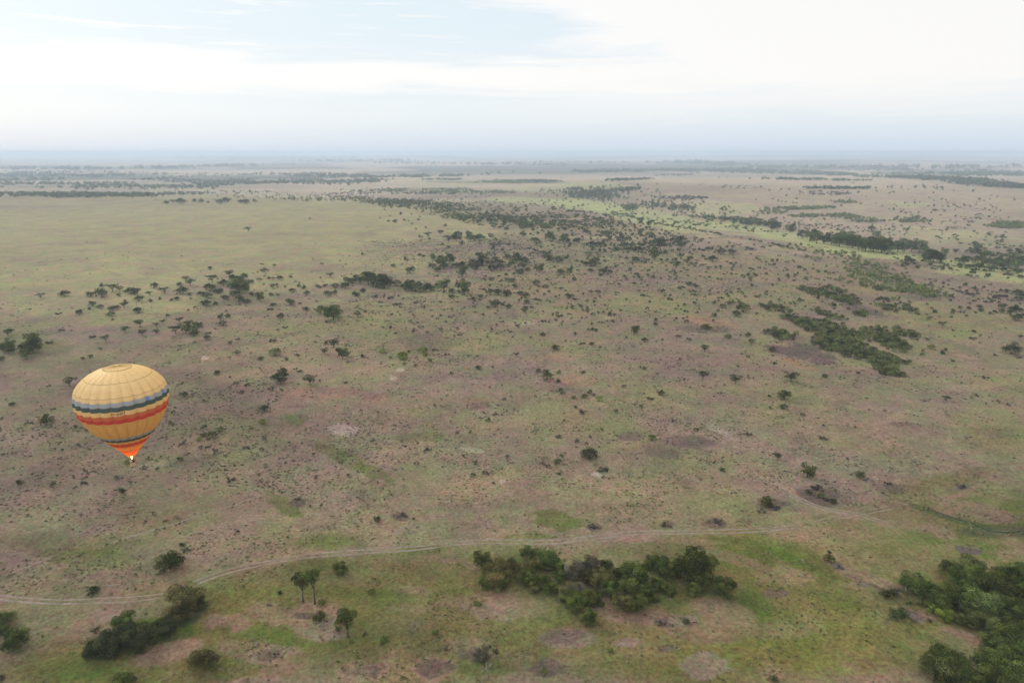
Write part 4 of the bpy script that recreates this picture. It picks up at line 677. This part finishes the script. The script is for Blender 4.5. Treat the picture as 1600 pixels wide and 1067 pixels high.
STUFF = {}   # name -> list of (V, F, T, matkey)
def add_stuff(name, matk, kind, xs, ys, zs, ws, rng, lod='xlo'):
    P_ = PROTO[(kind, lod)]
    if len(xs) == 0: return
    which = rng.integers(0, len(P_), len(xs)); rot = rng.random(len(xs)) * 6.283; tj = rng.random((len(xs), 2))
    for v in range(len(P_)):
        m = which == v
        if not m.any(): continue
        V, Fc, T = P_[v][2]; n = m.sum(); ca, sa = np.cos(rot[m])[:, None], np.sin(rot[m])[:, None]
        w = ws[m][:, None]; x0, y0, z0 = xs[m][:, None], ys[m][:, None], zs[m][:, None]
        X = x0 + w * (V[None, :, 0] * ca - V[None, :, 1] * sa); Y = y0 + w * (V[None, :, 0] * sa + V[None, :, 1] * ca); Z = z0 + w * V[None, :, 2] * (.85 + .3 * tj[m][:, :1])
        TT = np.repeat(T[None], n, 0) * .6; TT[:, :, 0] += tj[m][:, :1] * .4; TT[:, :, 1] += tj[m][:, 1:2] * .4
        nf = V.shape[0]
        STUFF.setdefault(name, []).append((np.stack([X, Y, Z], -1).reshape(-1, 3), (np.arange(n)[:, None, None] * nf + Fc[None]).reshape(-1, 4), TT.reshape(-1, 3), matk))
def flush_stuff(labels):
    for name, L in STUFF.items():
        mats = sorted({l[3] for l in L}); V, Fq, T, MI, o = [], [], [], [], 0
        for v, f, t_, mk in L:
            V.append(v); Fq.append(f + o); T.append(t_); MI.append(np.full(len(f), mats.index(mk))); o += len(v)
        me = np_mesh(name, np.vstack(V), np.vstack(Fq), 4, [M[m] for m in mats], np.concatenate(MI), np.clip(np.vstack(T), 0, 1))
        tag(link_obj(name, me), labels[name][0], labels[name][1], None, 'stuff')

def place_plants():
    rng = np.random.default_rng(23)
    for kind in ('tree', 'bush', 'acacia', 'low', 'dome'):
        for v in range(5):
            L = crown_lobes(rng, kind, 5); V, Fc, T = leaves(rng, L, 26, .125)
            PROTO.setdefault((kind, 'xlo'), []).append((None, None, (V, Fc, T)))
    E = collect(); px, py, w = np.array([[e[0], e[1], e[2]] for e in E]).T
    kinds = [e[3] for e in E]
    info = [KIND['t'][:1] + ({'d': 'c'}.get(k[1], k[1]),) + ('tree', .38) if k[0] == 'T' else KIND[k] for k in kinds]
    dep = PITCH + np.arctan((py - 533.5) / F)
    ay = py + np.array([i[3] for i in info]) * w * np.cos(dep)
    x, y, z = p2g(px, ay); _, _, depth = project(x, y, z); wm = w * depth / F
    items = []
    for i, e in enumerate(E):
        nm = 'thicket_bush' if e[4] == 'thick' else info[i][2]
        items.append(dict(px=px[i], py=py[i], w=w[i], k=kinds[i], proto='dome' if e[4] == 'thick' or (kinds[i] in ('o', 'g') and i % 2) else info[i][0], mat=info[i][1], name=nm, x=x[i], y=y[i], z=z[i], wm=wm[i]))
    keep = []
    for nm in GROUPS:
        L = sorted([t for t in items if t['name'] == nm], key=lambda t: -t['w'])
        keep += L[:300]
        for t in L[300:]:
            add_stuff('distant_trees' if t['proto'] in ('tree', 'acacia', 'tall', 'stem') else 'distant_bushes', t['mat'], t['proto'], *[np.array([t[q]]) for q in ('x', 'y', 'z', 'wm')], rng, 'lo')
    # labels
    for hx, hy, lab in HAND:
        if not lab: continue
        c = min((t for t in keep if 'label' not in t), key=lambda t: math.hypot(t['px'] - hx, t['py'] - hy))
        if math.hypot(c['px'] - hx, c['py'] - hy) < 12: c['label'] = lab
    lands = [(a, b, wd) for a, b, wd in LAND]; cells = {}
    for t in keep:
        if 'label' in t: continue
        j = min(range(len(lands)), key=lambda q: math.hypot(lands[q][0] - t['px'], (lands[q][1] - t['py']) * 1.6))
        dx, dy = t['px'] - lands[j][0], (t['py'] - lands[j][1]) * 1.6
        dr = 'right of' if dx > abs(dy) else 'left of' if -dx > abs(dy) else 'in front of' if dy > 0 else 'beyond'
        noun = 'tree' if t['k'][0] in 'tTrls' else 'acacia' if t['k'] == 'a' else 'bush'
        if abs(dx) + abs(dy) < 14: dr = 'at'
        cells.setdefault((noun, ADJ[t['k']], j, dr), []).append((math.hypot(dx, dy), t))
    for (noun, adj, j, dr), L in cells.items():
        L.sort(key=lambda q: q[0])
        for i, (_, t) in enumerate(L):
            if dr == 'at': t['label'] = f"{adj}, {ordw(i)} within the {lands[j][2]}"
            else: t['label'] = f"{adj}, {ordw(i)} {dr} the {lands[j][2]}"
    for t in keep:
        if t['name'] == 'thicket_bush' and (t['mat'] == 'o' or rng.random() < .6): t['mat'] = 'q'
        if t['px'] > 1380 and t['py'] > 850 and t['mat'] in ('o', 'r'): t['mat'] = 'q' if t['mat'] == 'o' else 't'
        lod = 'hi' if t['proto'] in ('tall', 'stem') or t['w'] > 26 else 'mid' if t['w'] > 10.5 else 'lo'
        P_ = PROTO[(t['proto'], lod)]; cm, wmh, _ = P_[rng.integers(0, len(P_))]
        rz = rng.random() * 6.283; s = t['wm']; sz = s * (.88 + .24 * rng.random()) * (.86 if t['py'] > 840 and t['k'] not in 'ls' else 1.05 if t['k'] == 't' else 1.0)
        if lod != 'lo' or t['w'] > 8:
            ro = bpy.data.objects.new(t['name'], None); COL.objects.link(ro)
            ro.location = (t['x'], t['y'], t['z'] - .05); ro.rotation_euler = (0, 0, rz); ro.scale = (s, s, sz); ro.empty_display_size = .1
            tree = t['proto'] in ('tree', 'acacia', 'tall', 'stem')
            c = link_obj('crown' if tree else 'foliage', cm, ro); k_ = link_obj('trunk' if tree else 'stems', wmh, ro)
            if t['k'] == 't' and t['py'] > 895 and 460 < t['px'] < 500: pass
        else:
            ro = link_obj(t['name'], cm, None, (t['x'], t['y'], t['z'] - .05), rz, (s, s, sz)); c = ro
        c.material_slots[0].link = 'OBJECT'; c.material_slots[0].material = M[t['mat']]
        tag(ro, t['label'], 'tree' if 'tree' in t['name'] else 'bush', GROUPS[t['name']])
    # far scrub and woods that nobody could count
    for (cx, cy, rx, ry, sl, n, w0, w1, k) in FAR:
        a = rng.random(n) * 6.283; r = np.sqrt(rng.random(n)) * (.7 + .45 * rng.random(n)); qx = cx + rx * r * np.cos(a); qy = cy + ry * r * np.sin(a) + sl * (qx - cx)
        gx, gy, gz = p2g(qx, qy); nz = fbm(gx, gy, 90 if cy > 296 else 330, 4, 201, .6); ok = (rng.random(n) < (S(nz, .30, .55) * .8 + .2 if cy > 299 else S(nz, .46, .56))) & (qy > 240)
        ww = w0 + (w1 - w0) * rng.random(n) ** 1.3
        pr = 'tree' if k == 't' else 'bush'
        if k == 't' and cy > 330: pr = 'acacia'
        if k == 't' and cy < 296: pr = 'bush'
        add_stuff('distant_trees' if k == 't' else 'distant_bushes', k, pr, gx[ok], gy[ok], gz[ok] - .1, ww[ok], rng)
    # loose scatter of small bushes over the whole middle slope
    n = 1400; qx = rng.uniform(-40, 1640, n); qy = 330 + 420 * rng.random(n) ** 1.25; gx, gy, gz = p2g(qx, qy)
    nz = fbm(gx, gy, 130, 3, 301, .6); left_plain = S(qx, 560, 760) + S(qy, 400, 470)
    ok = (rng.random(n) < S(nz, .35, .7)) & (rng.random(n) < np.clip(left_plain, .03, 1))
    ww = .7 + 3.2 * rng.random(n) ** 3
    hlf = rng.random(n) < .5
    for sel, mk in ((ok & hlf, 'b'), (ok & ~hlf, 'd')): add_stuff('scattered_shrubs', mk, 'bush', gx[sel], gy[sel], gz[sel] - .05, ww[sel], rng)
    flush_stuff({'distant_trees': ('dark woods and scattered trees beyond the slope fading into blue haze', 'woods'), 'distant_bushes': ('patches of far green scrub on the distant slopes', 'scrub'), 'scattered_shrubs': ('small dark shrubs sprinkled over the middle slope', 'shrubs')})
place_plants()

def tuft_field():
    rng = np.random.default_rng(31); n = 420000
    r = np.sqrt(rng.uniform(150 ** 2, 980 ** 2, n)); th = rng.uniform(-.72, .72, n)
    x, y = r * np.sin(th), r * np.cos(th)
    clump = fbm(x, y, 34, 3, 401, .6); fine = vnoise(x, y, 7, 405)
    z = terrain(x, y); px, py, d = project(x, y, z)
    w = np.full(n, .08) * S(r, 190, 300)
    for cx, cy, rx, ry, wt in SCRUB:
        q = np.sqrt(((px - cx) / rx) ** 2 + ((py - cy) / ry) ** 2) + (clump - .5) * .8
        w = np.maximum(w, wt * (1 - S(q, .5, 1.2)))
    w = w * S(clump * .6 + fine * .4, .34, .66)
    small = np.zeros(n)
    for b in BR:
        if b[4] in ('grey', 'rock', 'mauve', 'pink') and b[2] < 62 and (b[4] != 'pink' or b[1] > 890):
            sl = b[6]; q = np.hypot((px - b[0]) / b[2], (py - b[1] - sl * (px - b[0])) / b[3]) + (fine - .5) * .4; small = np.maximum(small, (1 - S(q, .7, 1.1)) * (.35 if b[4] in ('rock', 'pink') else .7))
    w = np.maximum(w, small)
    w = w * np.where((py < 470) & (px < 560), .15, 1) * np.where(py > 835, .22, 1)
    ok = (rng.random(n) < w * .62) & off_track(px, py)
    x, y, z = x[ok], y[ok], z[ok]; n = len(x)
    s = (.20 + .42 * rng.random(n) ** 2.4) * (1 + .0012 * np.clip(r[ok] - 300, 0, 700)) * np.where(small[ok] > .3, .75, 1); nq = 6
    a = rng.random((n, nq)) * 6.283; rad = np.sqrt(rng.random((n, nq))) * .55
    cx = x[:, None] + s[:, None] * rad * np.cos(a) * 1.9; cy = y[:, None] + s[:, None] * rad * np.sin(a); cz = z[:, None] + s[:, None] * (.16 + .22 * rng.random((n, nq)))
    c = np.stack([cx, cy, cz], -1)
    nr = np.stack([rad * np.cos(a) * 1.6, rad * np.sin(a) * 1.6, np.full((n, nq), .7)], -1) + rng.normal(size=(n, nq, 3)) * .35; nr /= np.linalg.norm(nr, axis=2)[..., None]
    ta = np.cross(nr, rng.normal(size=(n, nq, 3))); ta /= np.linalg.norm(ta, axis=2)[..., None]; tb = np.cross(nr, ta); h = (s[:, None] * .52)[..., None]
    V = np.stack([c - ta * h - tb * h * .6, c + ta * h * .6 - tb * h, c + ta * h + tb * h * .5, c - ta * h * .5 + tb * h], 2).reshape(-1, 3)
    dry = (vnoise(x, y, 60, 411) * .6 + rng.random(n) * .4 > .5)
    colr = np.where(dry[:, None], np.array([.130, .104, .088]), np.array([.088, .088, .052])) * (.7 + .7 * rng.random((n, 1)))
    T = np.repeat(colr, nq * 4, 0)
    m, t, out = new_mat('low_scrub'); at = t.new('ShaderNodeAttribute'); at.attribute_name = 'tint'; b = t.new('ShaderNodeBsdfDiffuse'); t.link(at.outputs['Color'], b.inputs[0]); t.link(b.outputs[0], out.inputs[0])
    me = np_mesh('low_scrub', V, np.arange(len(V)).reshape(-1, 4), 4, [m], col=T)
    tag(link_obj('low_scrub', me), 'knee-high dark tussocks and dry scrub covering the slope', 'scrub', None, 'stuff'); print('tufts', n)
tuft_field()

def grass_tussocks():
    rng = np.random.default_rng(37); n = 110000
    r = np.sqrt(rng.uniform(118 ** 2, 420 ** 2, n)); th = rng.uniform(-.72, .72, n); x, y = r * np.sin(th), r * np.cos(th)
    cl = fbm(x, y, 16, 4, 501, .65); ok = rng.random(n) < S(cl, .42, .70) * (1 - .8 * S(r, 230, 400)) * .6; _q = project(x, y, terrain(x, y)); ok &= off_track(_q[0], _q[1]); x, y = x[ok], y[ok]; n = len(x); z = terrain(x, y)
    s = .20 + .40 * rng.random(n) ** 2; nq = 4; a = rng.random((n, nq)) * 6.283
    c = np.stack([x[:, None] + s[:, None] * .5 * np.cos(a), y[:, None] + s[:, None] * .5 * np.sin(a), z[:, None] + s[:, None] * .22 + 0 * a], -1)
    nr = np.stack([np.cos(a) * .5, np.sin(a) * .5, np.ones((n, nq))], -1) + rng.normal(size=(n, nq, 3)) * .25; nr /= np.linalg.norm(nr, axis=2)[..., None]
    ta = np.cross(nr, rng.normal(size=(n, nq, 3))); ta /= np.linalg.norm(ta, axis=2)[..., None]; tb = np.cross(nr, ta); h = (s[:, None] * .55)[..., None]
    V = np.stack([c - ta * h - tb * h * .6, c + ta * h * .6 - tb * h, c + ta * h + tb * h * .5, c - ta * h * .5 + tb * h], 2).reshape(-1, 3)
    k = vnoise(x, y, 22, 511) * .55 + rng.random(n) * .45; cols = np.array([(.082, .098, .030), (.112, .108, .040), (.150, .130, .056), (.185, .150, .095)])
    colr = cols[np.clip((k * 4).astype(int), 0, 3)] * (.75 + .5 * rng.random((n, 1)))
    me = np_mesh('grass_tussocks', V, np.arange(len(V)).reshape(-1, 4), 4, [bpy.data.materials['low_scrub']], col=np.repeat(colr, nq * 4, 0))
    tag(link_obj('grass_tussocks', me), 'green and straw-coloured grass tussocks over the foreground', 'grass', None, 'stuff')
grass_tussocks()

def dead_trees():
    rng = random.Random(5)
    for px, py, hpx, lab in [(644, 990, 26, 'thin leafless sapling between two round bushes in the grass'), (764, 1058, 26, 'grey dead trunk below the pale mound at the bottom edge'), (235, 898, 16, 'small leafless tree left of the spreading tree'), (940, 1022, 12, 'fallen bare branch in the grass below the grove'), (1122, 948, 6, ''), (1414, 930, 16, 'pale bare trunk at the left side of the right-hand grove')]:
        if not lab: continue
        x, y, z = [float(q[0]) for q in p2g(px, py)]; d = float(project(x, y, z)[2]); h = hpx * d / F / .8
        root = tag(bpy.data.objects.new('dead_tree', None), lab, 'dead tree'); COL.objects.link(root); root.location = (x, y, z)
        t = MB(); lean = (rng.uniform(-.15, .15), rng.uniform(-.1, .1)); top = (lean[0] * h, lean[1] * h, h * .62)
        t.tube([(0, 0, -.1), (lean[0] * h * .4, 0, h * .3), top], [h * .035, h * .028, h * .018], 7); t.build('trunk', M['palewood'], root, True)
        b = MB()
        for k in range(7):
            a = rng.random() * 6.28; s = .3 + .35 * k / 7; p0 = (top[0] * s / .62, top[1] * s / .62, h * s * .98)
            L = h * (.22 + .15 * rng.random()); p1 = (p0[0] + L * .55 * math.cos(a), p0[1] + L * .55 * math.sin(a), p0[2] + L * .5); p2 = (p1[0] + L * .3 * math.cos(a + .5), p1[1] + L * .3 * math.sin(a + .5), p1[2] + L * .45)
            b.tube([p0, p1, p2], [h * .014, h * .009, h * .004], 5)
        b.build('branches', M['palewood'], root, True)
dead_trees()

# ------------------------------------------------------------------ hot-air balloon
BX, BY, BZ, BH, BR_ = -93.2, 153.6, 48.6, 22.75, 10.0
_T = np.array([0, .03, .07, .12, .18, .28, .40, .52, .62, .70, .78, .86, .92, .96, .985, 1.0])
_R = np.array([.105, .155, .235, .325, .435, .625, .81, .935, .985, .99, .94, .815, .645, .46, .29, .0])
def prof(t):
    t = np.asarray(t, float); v = np.interp(t, _T, _R)
    for _ in (1,):
        e = .012; v = (np.interp(np.clip(t - e, 0, 1), _T, _R) + v * 2 + np.interp(np.clip(t + e, 0, 1), _T, _R)) / 4
    return np.where(t >= 1, 0, v) * BR_
def fabric(name, col, trans=.32):
    m, t, out = new_mat(name); geo = t.new('ShaderNodeTexCoord'); n = t.noise(geo.outputs['Object'], .7, 5, .65)
    c = t.mix(n, tuple(q * .86 for q in col), tuple(min(1, q * 1.12) for q in col))
    d = t.new('ShaderNodeBsdfDiffuse'); t.link(c, d.inputs[0]); tr = t.new('ShaderNodeBsdfTranslucent'); t.link(c, tr.inputs[0])
    mx = t.new('ShaderNodeMixShader'); mx.inputs[0].default_value = trans; t.link(d.outputs[0], mx.inputs[1]); t.link(tr.outputs[0], mx.inputs[2])
    gl = t.new('ShaderNodeBsdfGlossy'); gl.inputs['Roughness'].default_value = .45; m2 = t.new('ShaderNodeMixShader'); m2.inputs[0].default_value = .03
    t.link(mx.outputs[0], m2.inputs[1]); t.link(gl.outputs[0], m2.inputs[2]); t.link(m2.outputs[0], out.inputs[0]); return m
def build_balloon():
    root = tag(bpy.data.objects.new('hot_air_balloon', None), 'yellow striped hot-air balloon flying low over the slope with its burner lit', 'hot-air balloon')
    COL.objects.link(root); root.location = (BX, BY, BZ - 3.0); Z0 = 3.0
    face = math.atan2(-BY, -BX)      # direction from the balloon to the camera
    fm = [fabric('fabric_yellow', (.89, .655, .28)), fabric('fabric_grey_blue', (.38, .43, .44)), fabric('fabric_dark_green', (.085, .135, .115)), fabric('fabric_orange', (.66, .19, .07)),
          fabric('fabric_red', (.66, .075, .055)), fabric('fabric_amber', (.80, .50, .15)), fabric('fabric_lower_orange', (.62, .14, .035)), fabric('fabric_seam', (.40, .27, .10), .1), fabric('fabric_blue', (.18, .32, .62)), fabric('fabric_light_orange', (.80, .36, .08))]
    bands = [(0, .095, 6), (.095, .158, 9), (.158, .198, 4), (.198, .212, 3), (.212, .243, 5), (.243, .277, 2), (.277, .312, 1), (.312, .509, 5), (.509, .552, 4), (.552, .596, 3), (.596, .645, 0), (.645, .693, 2), (.693, .738, 1), (.738, 1.01, 0)]
    seams = [.0965, .158, .777, .897]
    ts = sorted(set([b[0] for b in bands] + [s for s in seams] + [s + .0035 for s in seams] + list(np.round(np.linspace(0, 1, 64), 5))))
    ts = np.array([q for q in ts if q <= .9999] + [1.0]); G, K = 24, 8
    na = G * K; ang = np.arange(na) / na * 2 * math.pi; u = (np.arange(na) % K) / K; bulge = np.sin(math.pi * u) ** .8
    V = []; 
    for t_ in ts:
        r = float(prof(t_)); am = .066 * min(1, t_ / .25) * (1 - .6 * max(0, (t_ - .8) / .2))
        r_ = r * (1 - am * .6 + am * bulge); zz = Z0 + t_ * BH - (.12 * (1 - ((t_ - .97) / .03)) if t_ > .985 else 0) * 0
        V.append(np.stack([r_ * np.cos(ang + face), r_ * np.sin(ang + face), np.full(na, zz)], 1))
    V = np.vstack(V[:-1] + [np.stack([.12 * np.cos(ang + face), .12 * np.sin(ang + face), np.full(na, Z0 + BH - .10)], 1)])
    Fq, MI = [], []
    for i in range(len(ts) - 1):
        mid = (ts[i] + ts[i + 1]) / 2; mi = [b[2] for b in bands if b[0] <= mid < b[1]][0]
        if any(s < mid < s + .0035 for s in seams): mi = 7 if mid > .3 else 3
        for k in range(na):
            Fq.append((i * na + k, i * na + (k + 1) % na, (i + 1) * na + (k + 1) % na, (i + 1) * na + k))
            mm = mi
            if mi == 1 and mid > .6 and k % K in (0, 1) and (k // K) in (2, 4, 6): mm = 8
            MI.append(mm)
    env = link_obj('envelope', np_mesh('envelope', V, Fq, 4, fm, MI, smooth=True), root)
    # load tapes between the gores: one each
    tape = MB(); tt = np.linspace(.004, .982, 44); pts = [(float(prof(q)) * (1 - .042 * min(1, q / .25) * (1 - .6 * max(0, (q - .8) / .2))) + .012, 0, Z0 + q * BH) for q in tt]
    wv = .04
    tape.add([(p[0], -wv, p[2]) for p in pts] + [(p[0] + .03, 0, p[2]) for p in pts] + [(p[0], wv, p[2]) for p in pts], [(a * 44 + i, (a + 1) * 44 + i, (a + 1) * 44 + i + 1, a * 44 + i + 1) for a in (0, 1) for i in range(43)])
    tm = tape.mesh('load_tape', [fabric('tape', (.50, .34, .14), .05)], True)
    for g in range(G): link_obj('load_tape', tm, root, rotz=face + g * 2 * math.pi / G)
    ring = MB(); rr = float(prof(.980)) + .02
    ring.tube([(rr * math.cos(a), rr * math.sin(a), Z0 + .981 * BH) for a in np.linspace(0, 2 * math.pi, 61)], .05, 5, cap=False)
    ring.build('vent_edge', [simple('vent_edge', (.20, .15, .06))], root)
    rib = MB()
    for a in np.linspace(0, 2 * math.pi, 24, endpoint=False):
        rib.tube([((rr * q) * math.cos(a), (rr * q) * math.sin(a), Z0 + BH * (1 - .016 * q ** 1.6) - .06) for q in (.12, .4, .7, .98)], .028, 4)
    rib.tube([(.3 * math.cos(a), .3 * math.sin(a), Z0 + BH - .05) for a in np.linspace(0, 6.2832, 17)], .05, 5, cap=False)
    rib.build('vent_lines', [simple('vent_lines', (.40, .30, .12))], root)
    # registration letters on the narrow yellow band
    cu = bpy.data.curves.new('registration', 'FONT'); cu.body = '5Y-BWT'; cu.size = .78; cu.align_x = 'CENTER'; cu.align_y = 'CENTER'; cu.offset = .012; cu.space_character = 1.12
    tmp = bpy.data.objects.new('registration', cu); COL.objects.link(tmp); bpy.context.view_layer.update()
    me = bpy.data.meshes.new_from_object(tmp.evaluated_get(bpy.context.evaluated_depsgraph_get())); bpy.data.objects.remove(tmp)
    tc_ = .621
    for v in me.vertices:
        t_ = tc_ + v.co.y / BH; da = -math.radians(7.5) + v.co.x / BR_; uu = (da * G / (2 * math.pi)) % 1; r = float(prof(t_)) * (1 - .066 * .6 + .066 * math.sin(math.pi * uu) ** .8) + .06; a = face + da
        v.co = (r * math.cos(a), r * math.sin(a), Z0 + t_ * BH)
    me.materials.clear(); me.materials.append(simple('black_lettering', (.03, .025, .02))); link_obj('registration', me, root)
    # burner, frame, flames
    steel = simple('steel', (.35, .34, .33), .35, .9); red = simple('red_padding', (.34, .02, .015), .8); wick = simple('wicker', (.56, .38, .20), .85, 0, .35, 9); leather = simple('leather_rim', (.12, .05, .03), .7)
    fr = MB(); hw = .52; zf = 2.45
    for a, b in (((-hw, -hw), (hw, -hw)), ((hw, -hw), (hw, hw)), ((hw, hw), (-hw, hw)), ((-hw, hw), (-hw, -hw))): fr.tube([(*a, zf), (*b, zf)], .045, 8)
    fr.tube([(-hw, 0, zf), (hw, 0, zf)], .03, 6); fo = fr.build('burner_frame', red, root, True); fo.rotation_euler = (0, 0, face)
    for sgn in (-1, 1):
        bu = MB(); x0 = .26 * sgn
        zb = 1.55
        bu.tube([(x0, 0, zb + .03), (x0, 0, zb + .12), (x0, 0, zb + .42)], [.10, .17, .16], 12)
        for j in range(5): bu.tube([(x0 + .19 * math.cos(a), .19 * math.sin(a), zb + .10 + j * .075) for a in np.linspace(0, 6.2832, 15)], .016, 5, cap=False)
        bo = bu.build('burner', steel, root, True); bo.rotation_euler = (0, 0, face)
        fl = MB(); prf = [(0, .08), (.15, .15), (.4, .21), (.7, .23), (1.0, .20), (1.3, .14), (1.6, .07), (1.8, .02)]
        fl.tube([(x0 + .04 * math.sin(q * 5), .03 * math.sin(q * 7), zb + .44 + q) for q, _ in prf], [p[1] for p in prf], 12)
        fmat, t, out = new_mat('flame'); em = t.new('ShaderNodeEmission'); em.inputs[0].default_value = (1, .55, .16, 1); em.inputs[1].default_value = 8.0; t.link(em.outputs[0], out.inputs[0])
        f_o = fl.build('flame', fmat, root, True); f_o.rotation_euler = (0, 0, face)
    li = bpy.data.lights.new('flame_light', 'POINT'); li.energy = FLAME_W; li.color = (1, .50, .16); li.shadow_soft_size = .3
    lo = bpy.data.objects.new('flame_light', li); COL.objects.link(lo); lo.parent = root; lo.location = (0, 0, 4.7)
    # basket
    up = MB()
    bk = MB(); n = 8
    def ringp(h, z, b=.14): return [(h - b, h, z), (h, h - b, z), (h, -h + b, z), (h - b, -h, z), (-h + b, -h, z), (-h, -h + b, z), (-h, h - b, z), (-h + b, h, z)]
    rings = [ringp(.58, 0), ringp(.62, .25), ringp(.61, .7), ringp(.66, 1.12), ringp(.60, 1.12), ringp(.56, .7), ringp(.55, .08)]
    vs = [p for r in rings for p in r]; fs = [(i * 8 + k, i * 8 + (k + 1) % 8, (i + 1) * 8 + (k + 1) % 8, (i + 1) * 8 + k) for i in range(6) for k in range(8)] + [tuple(range(8)), tuple(48 + k for k in range(8))[::-1]]
    bk.add(vs, fs); bo = bk.build('basket', wick, root); bo.rotation_euler = (0, 0, face)
    rm = MB(); pr = ringp(.63, 1.15) + [ringp(.63, 1.15)[0]]; rm.tube(pr, .06, 8, cap=False); ro = rm.build('basket_rim', leather, root, True); ro.rotation_euler = (0, 0, face)
    ft = MB(); pr = ringp(.60, .02) + [ringp(.60, .02)[0]]; ft.tube(pr, .05, 8, cap=False); ro = ft.build('basket_skid', leather, root, True); ro.rotation_euler = (0, 0, face)
    for sx in (-1, 1):
        for sy in (-1, 1):
            p = MB(); p.tube([(sx * .58, sy * .58, 1.1), (sx * .56, sy * .56, 1.8), (sx * hw, sy * hw, zf)], .05, 8); o = p.build('upright', red, root, True); o.rotation_euler = (0, 0, face)
    for k in range(12):
        a = k / 12 * 2 * math.pi + .13; c_ = MB(); sx = max(-hw, min(hw, 1.6 * hw * math.cos(a))); sy = max(-hw, min(hw, 1.6 * hw * math.sin(a)))
        c_.tube([(sx, sy, zf), (1.06 * math.cos(a), 1.06 * math.sin(a), Z0 + .03)], .012, 4); o = c_.build('suspension_cable', steel, root); o.rotation_euler = (0, 0, face)
    return root, face
FLAME_W = 850.0
BAL, FACE = build_balloon()

def person(name_loc, yaw, shirt, trousers, hairc, label, arm):
    V = [(0, 0, .93), (0, 0, 1.12), (0, 0, 1.34), (0, .01, 1.48), (0, .03, 1.60), (0, .02, 1.70),
         (.19, 0, 1.41), (.27, .04, 1.14), (.24, .24, 1.02 if not arm else 1.2), (.22, .32, 1.0 if not arm else 1.26), (-.19, 0, 1.41), (-.26, .04, 1.14), (-.22, .22, 1.0), (-.20, .30, .98),
         (.09, 0, .86), (.10, .02, .48), (.10, -.01, .08), (.10, .12, .04), (-.09, 0, .86), (-.10, .02, .48), (-.10, -.01, .08), (-.10, .12, .04)]
    Ed = [(0, 1), (1, 2), (2, 3), (3, 4), (4, 5), (2, 6), (6, 7), (7, 8), (8, 9), (2, 10), (10, 11), (11, 12), (12, 13), (0, 14), (14, 15), (15, 16), (16, 17), (0, 18), (18, 19), (19, 20), (20, 21)]
    Rd = [(.15, .11), (.14, .10), (.16, .10), (.055, .055), (.085, .10), (.075, .085), (.065, .065), (.048, .048), (.036, .036), (.045, .022), (.065, .065), (.048, .048), (.036, .036), (.045, .022), (.085, .09), (.06, .065), (.042, .045), (.045, .035), (.085, .09), (.06, .065), (.042, .045), (.045, .035)]
    def skin(nm, idx, grow, mat, parent, cut=None):
        mp = {q: i for i, q in enumerate(idx)}; me = bpy.data.meshes.new(nm)
        me.from_pydata([V[q] for q in idx], [(mp[a], mp[b]) for a, b in Ed if a in mp and b in mp], []); me.materials.append(mat)
        o = bpy.data.objects.new(nm, me); COL.objects.link(o); o.parent = parent
        sm = o.modifiers.new('skin', 'SKIN'); sm.use_smooth_shade = True
        for i, q in enumerate(idx): me.skin_vertices[0].data[i].radius = (Rd[q][0] + grow, Rd[q][1] + grow)
        me.skin_vertices[0].data[0].use_root = True
        o.modifiers.new('sub', 'SUBSURF').levels = 1; o.modifiers['sub'].render_levels = 2; return o
    body = skin('person', list(range(22)), 0, simple('skin_tone', (.30, .17, .11), .6), None)
    tag(body, label, 'person', 'people riding in the balloon basket')
    body.location = name_loc; body.rotation_euler = (0, 0, yaw)
    skin('shirt', [0, 1, 2, 6, 7, 10, 11], .022, simple('cloth_' + label.split()[2], shirt), body)
    skin('trousers', [0, 14, 15, 16, 18, 19, 20], .018, simple('trousers', trousers), body)
    h = MB(); hm = simple('hair', hairc, .9)
    for i in range(5):
        z0 = 1.66 + .024 * i * 1.0
    rings = [(1.60, .088), (1.66, .107), (1.72, .108), (1.77, .088), (1.80, .045), (1.806, .005)]
    h.tube([(0, -.012 if z < 1.7 else 0, z) for z, _ in rings], [r for _, r in rings], 12); h.build('hair', hm, body, True)
    nb = MB(); nb.tube([(0, .10, 1.655), (0, .135, 1.635), (0, .11, 1.62)], [.008, .016, .012], 6); nb.build('nose', simple('nose', (.30, .17, .11), .6), body, True)
    return body
def riders():
    c, s = math.cos(FACE), math.sin(FACE)
    for (a, b, yaw, sh, lab, arm) in [(.18, -.26, FACE - math.pi / 2, (.75, .76, .78), 'person in white shirt standing at the near left of the balloon basket', False), (.16, .27, FACE - 1.9, (.02, .025, .05), 'person in dark jacket standing at the near right of the balloon basket', True), (-.28, .0, FACE - 1.2, (.25, .03, .03), 'person in red top standing behind the other two in the basket', True)]:
        person((BX + a * c - b * s, BY + a * s + b * c, BZ - 3.0 + .09), yaw, sh, (.05, .05, .07), (.02, .015, .012), lab, arm)
riders()

# ------------------------------------------------------------------ haze
def haze():
    b = MB(); zb, zt = -150.0, 135.0
    b.add([(-90000, -90000, zb), (90000, -90000, zb), (90000, 90000, zb), (-90000, 90000, zb), (-90000, -90000, zt), (90000, -90000, zt), (90000, 90000, zt), (-90000, 90000, zt)],
          [(0, 3, 2, 1), (4, 5, 6, 7), (0, 1, 5, 4), (1, 2, 6, 5), (2, 3, 7, 6), (3, 0, 4, 7)])
    m, t, out = new_mat('haze'); v = t.new('ShaderNodeVolumePrincipled'); v.inputs['Color'].default_value = (.73, .86, 1.0, 1); v.inputs['Density'].default_value = HAZE; v.inputs['Anisotropy'].default_value = .2
    t.link(v.outputs[0], out.inputs['Volume'])
    o = b.build('haze', m); tag(o, 'pale blue haze thickening over the far plains', 'haze', None, 'stuff')
HAZE = 1.15e-4
haze()
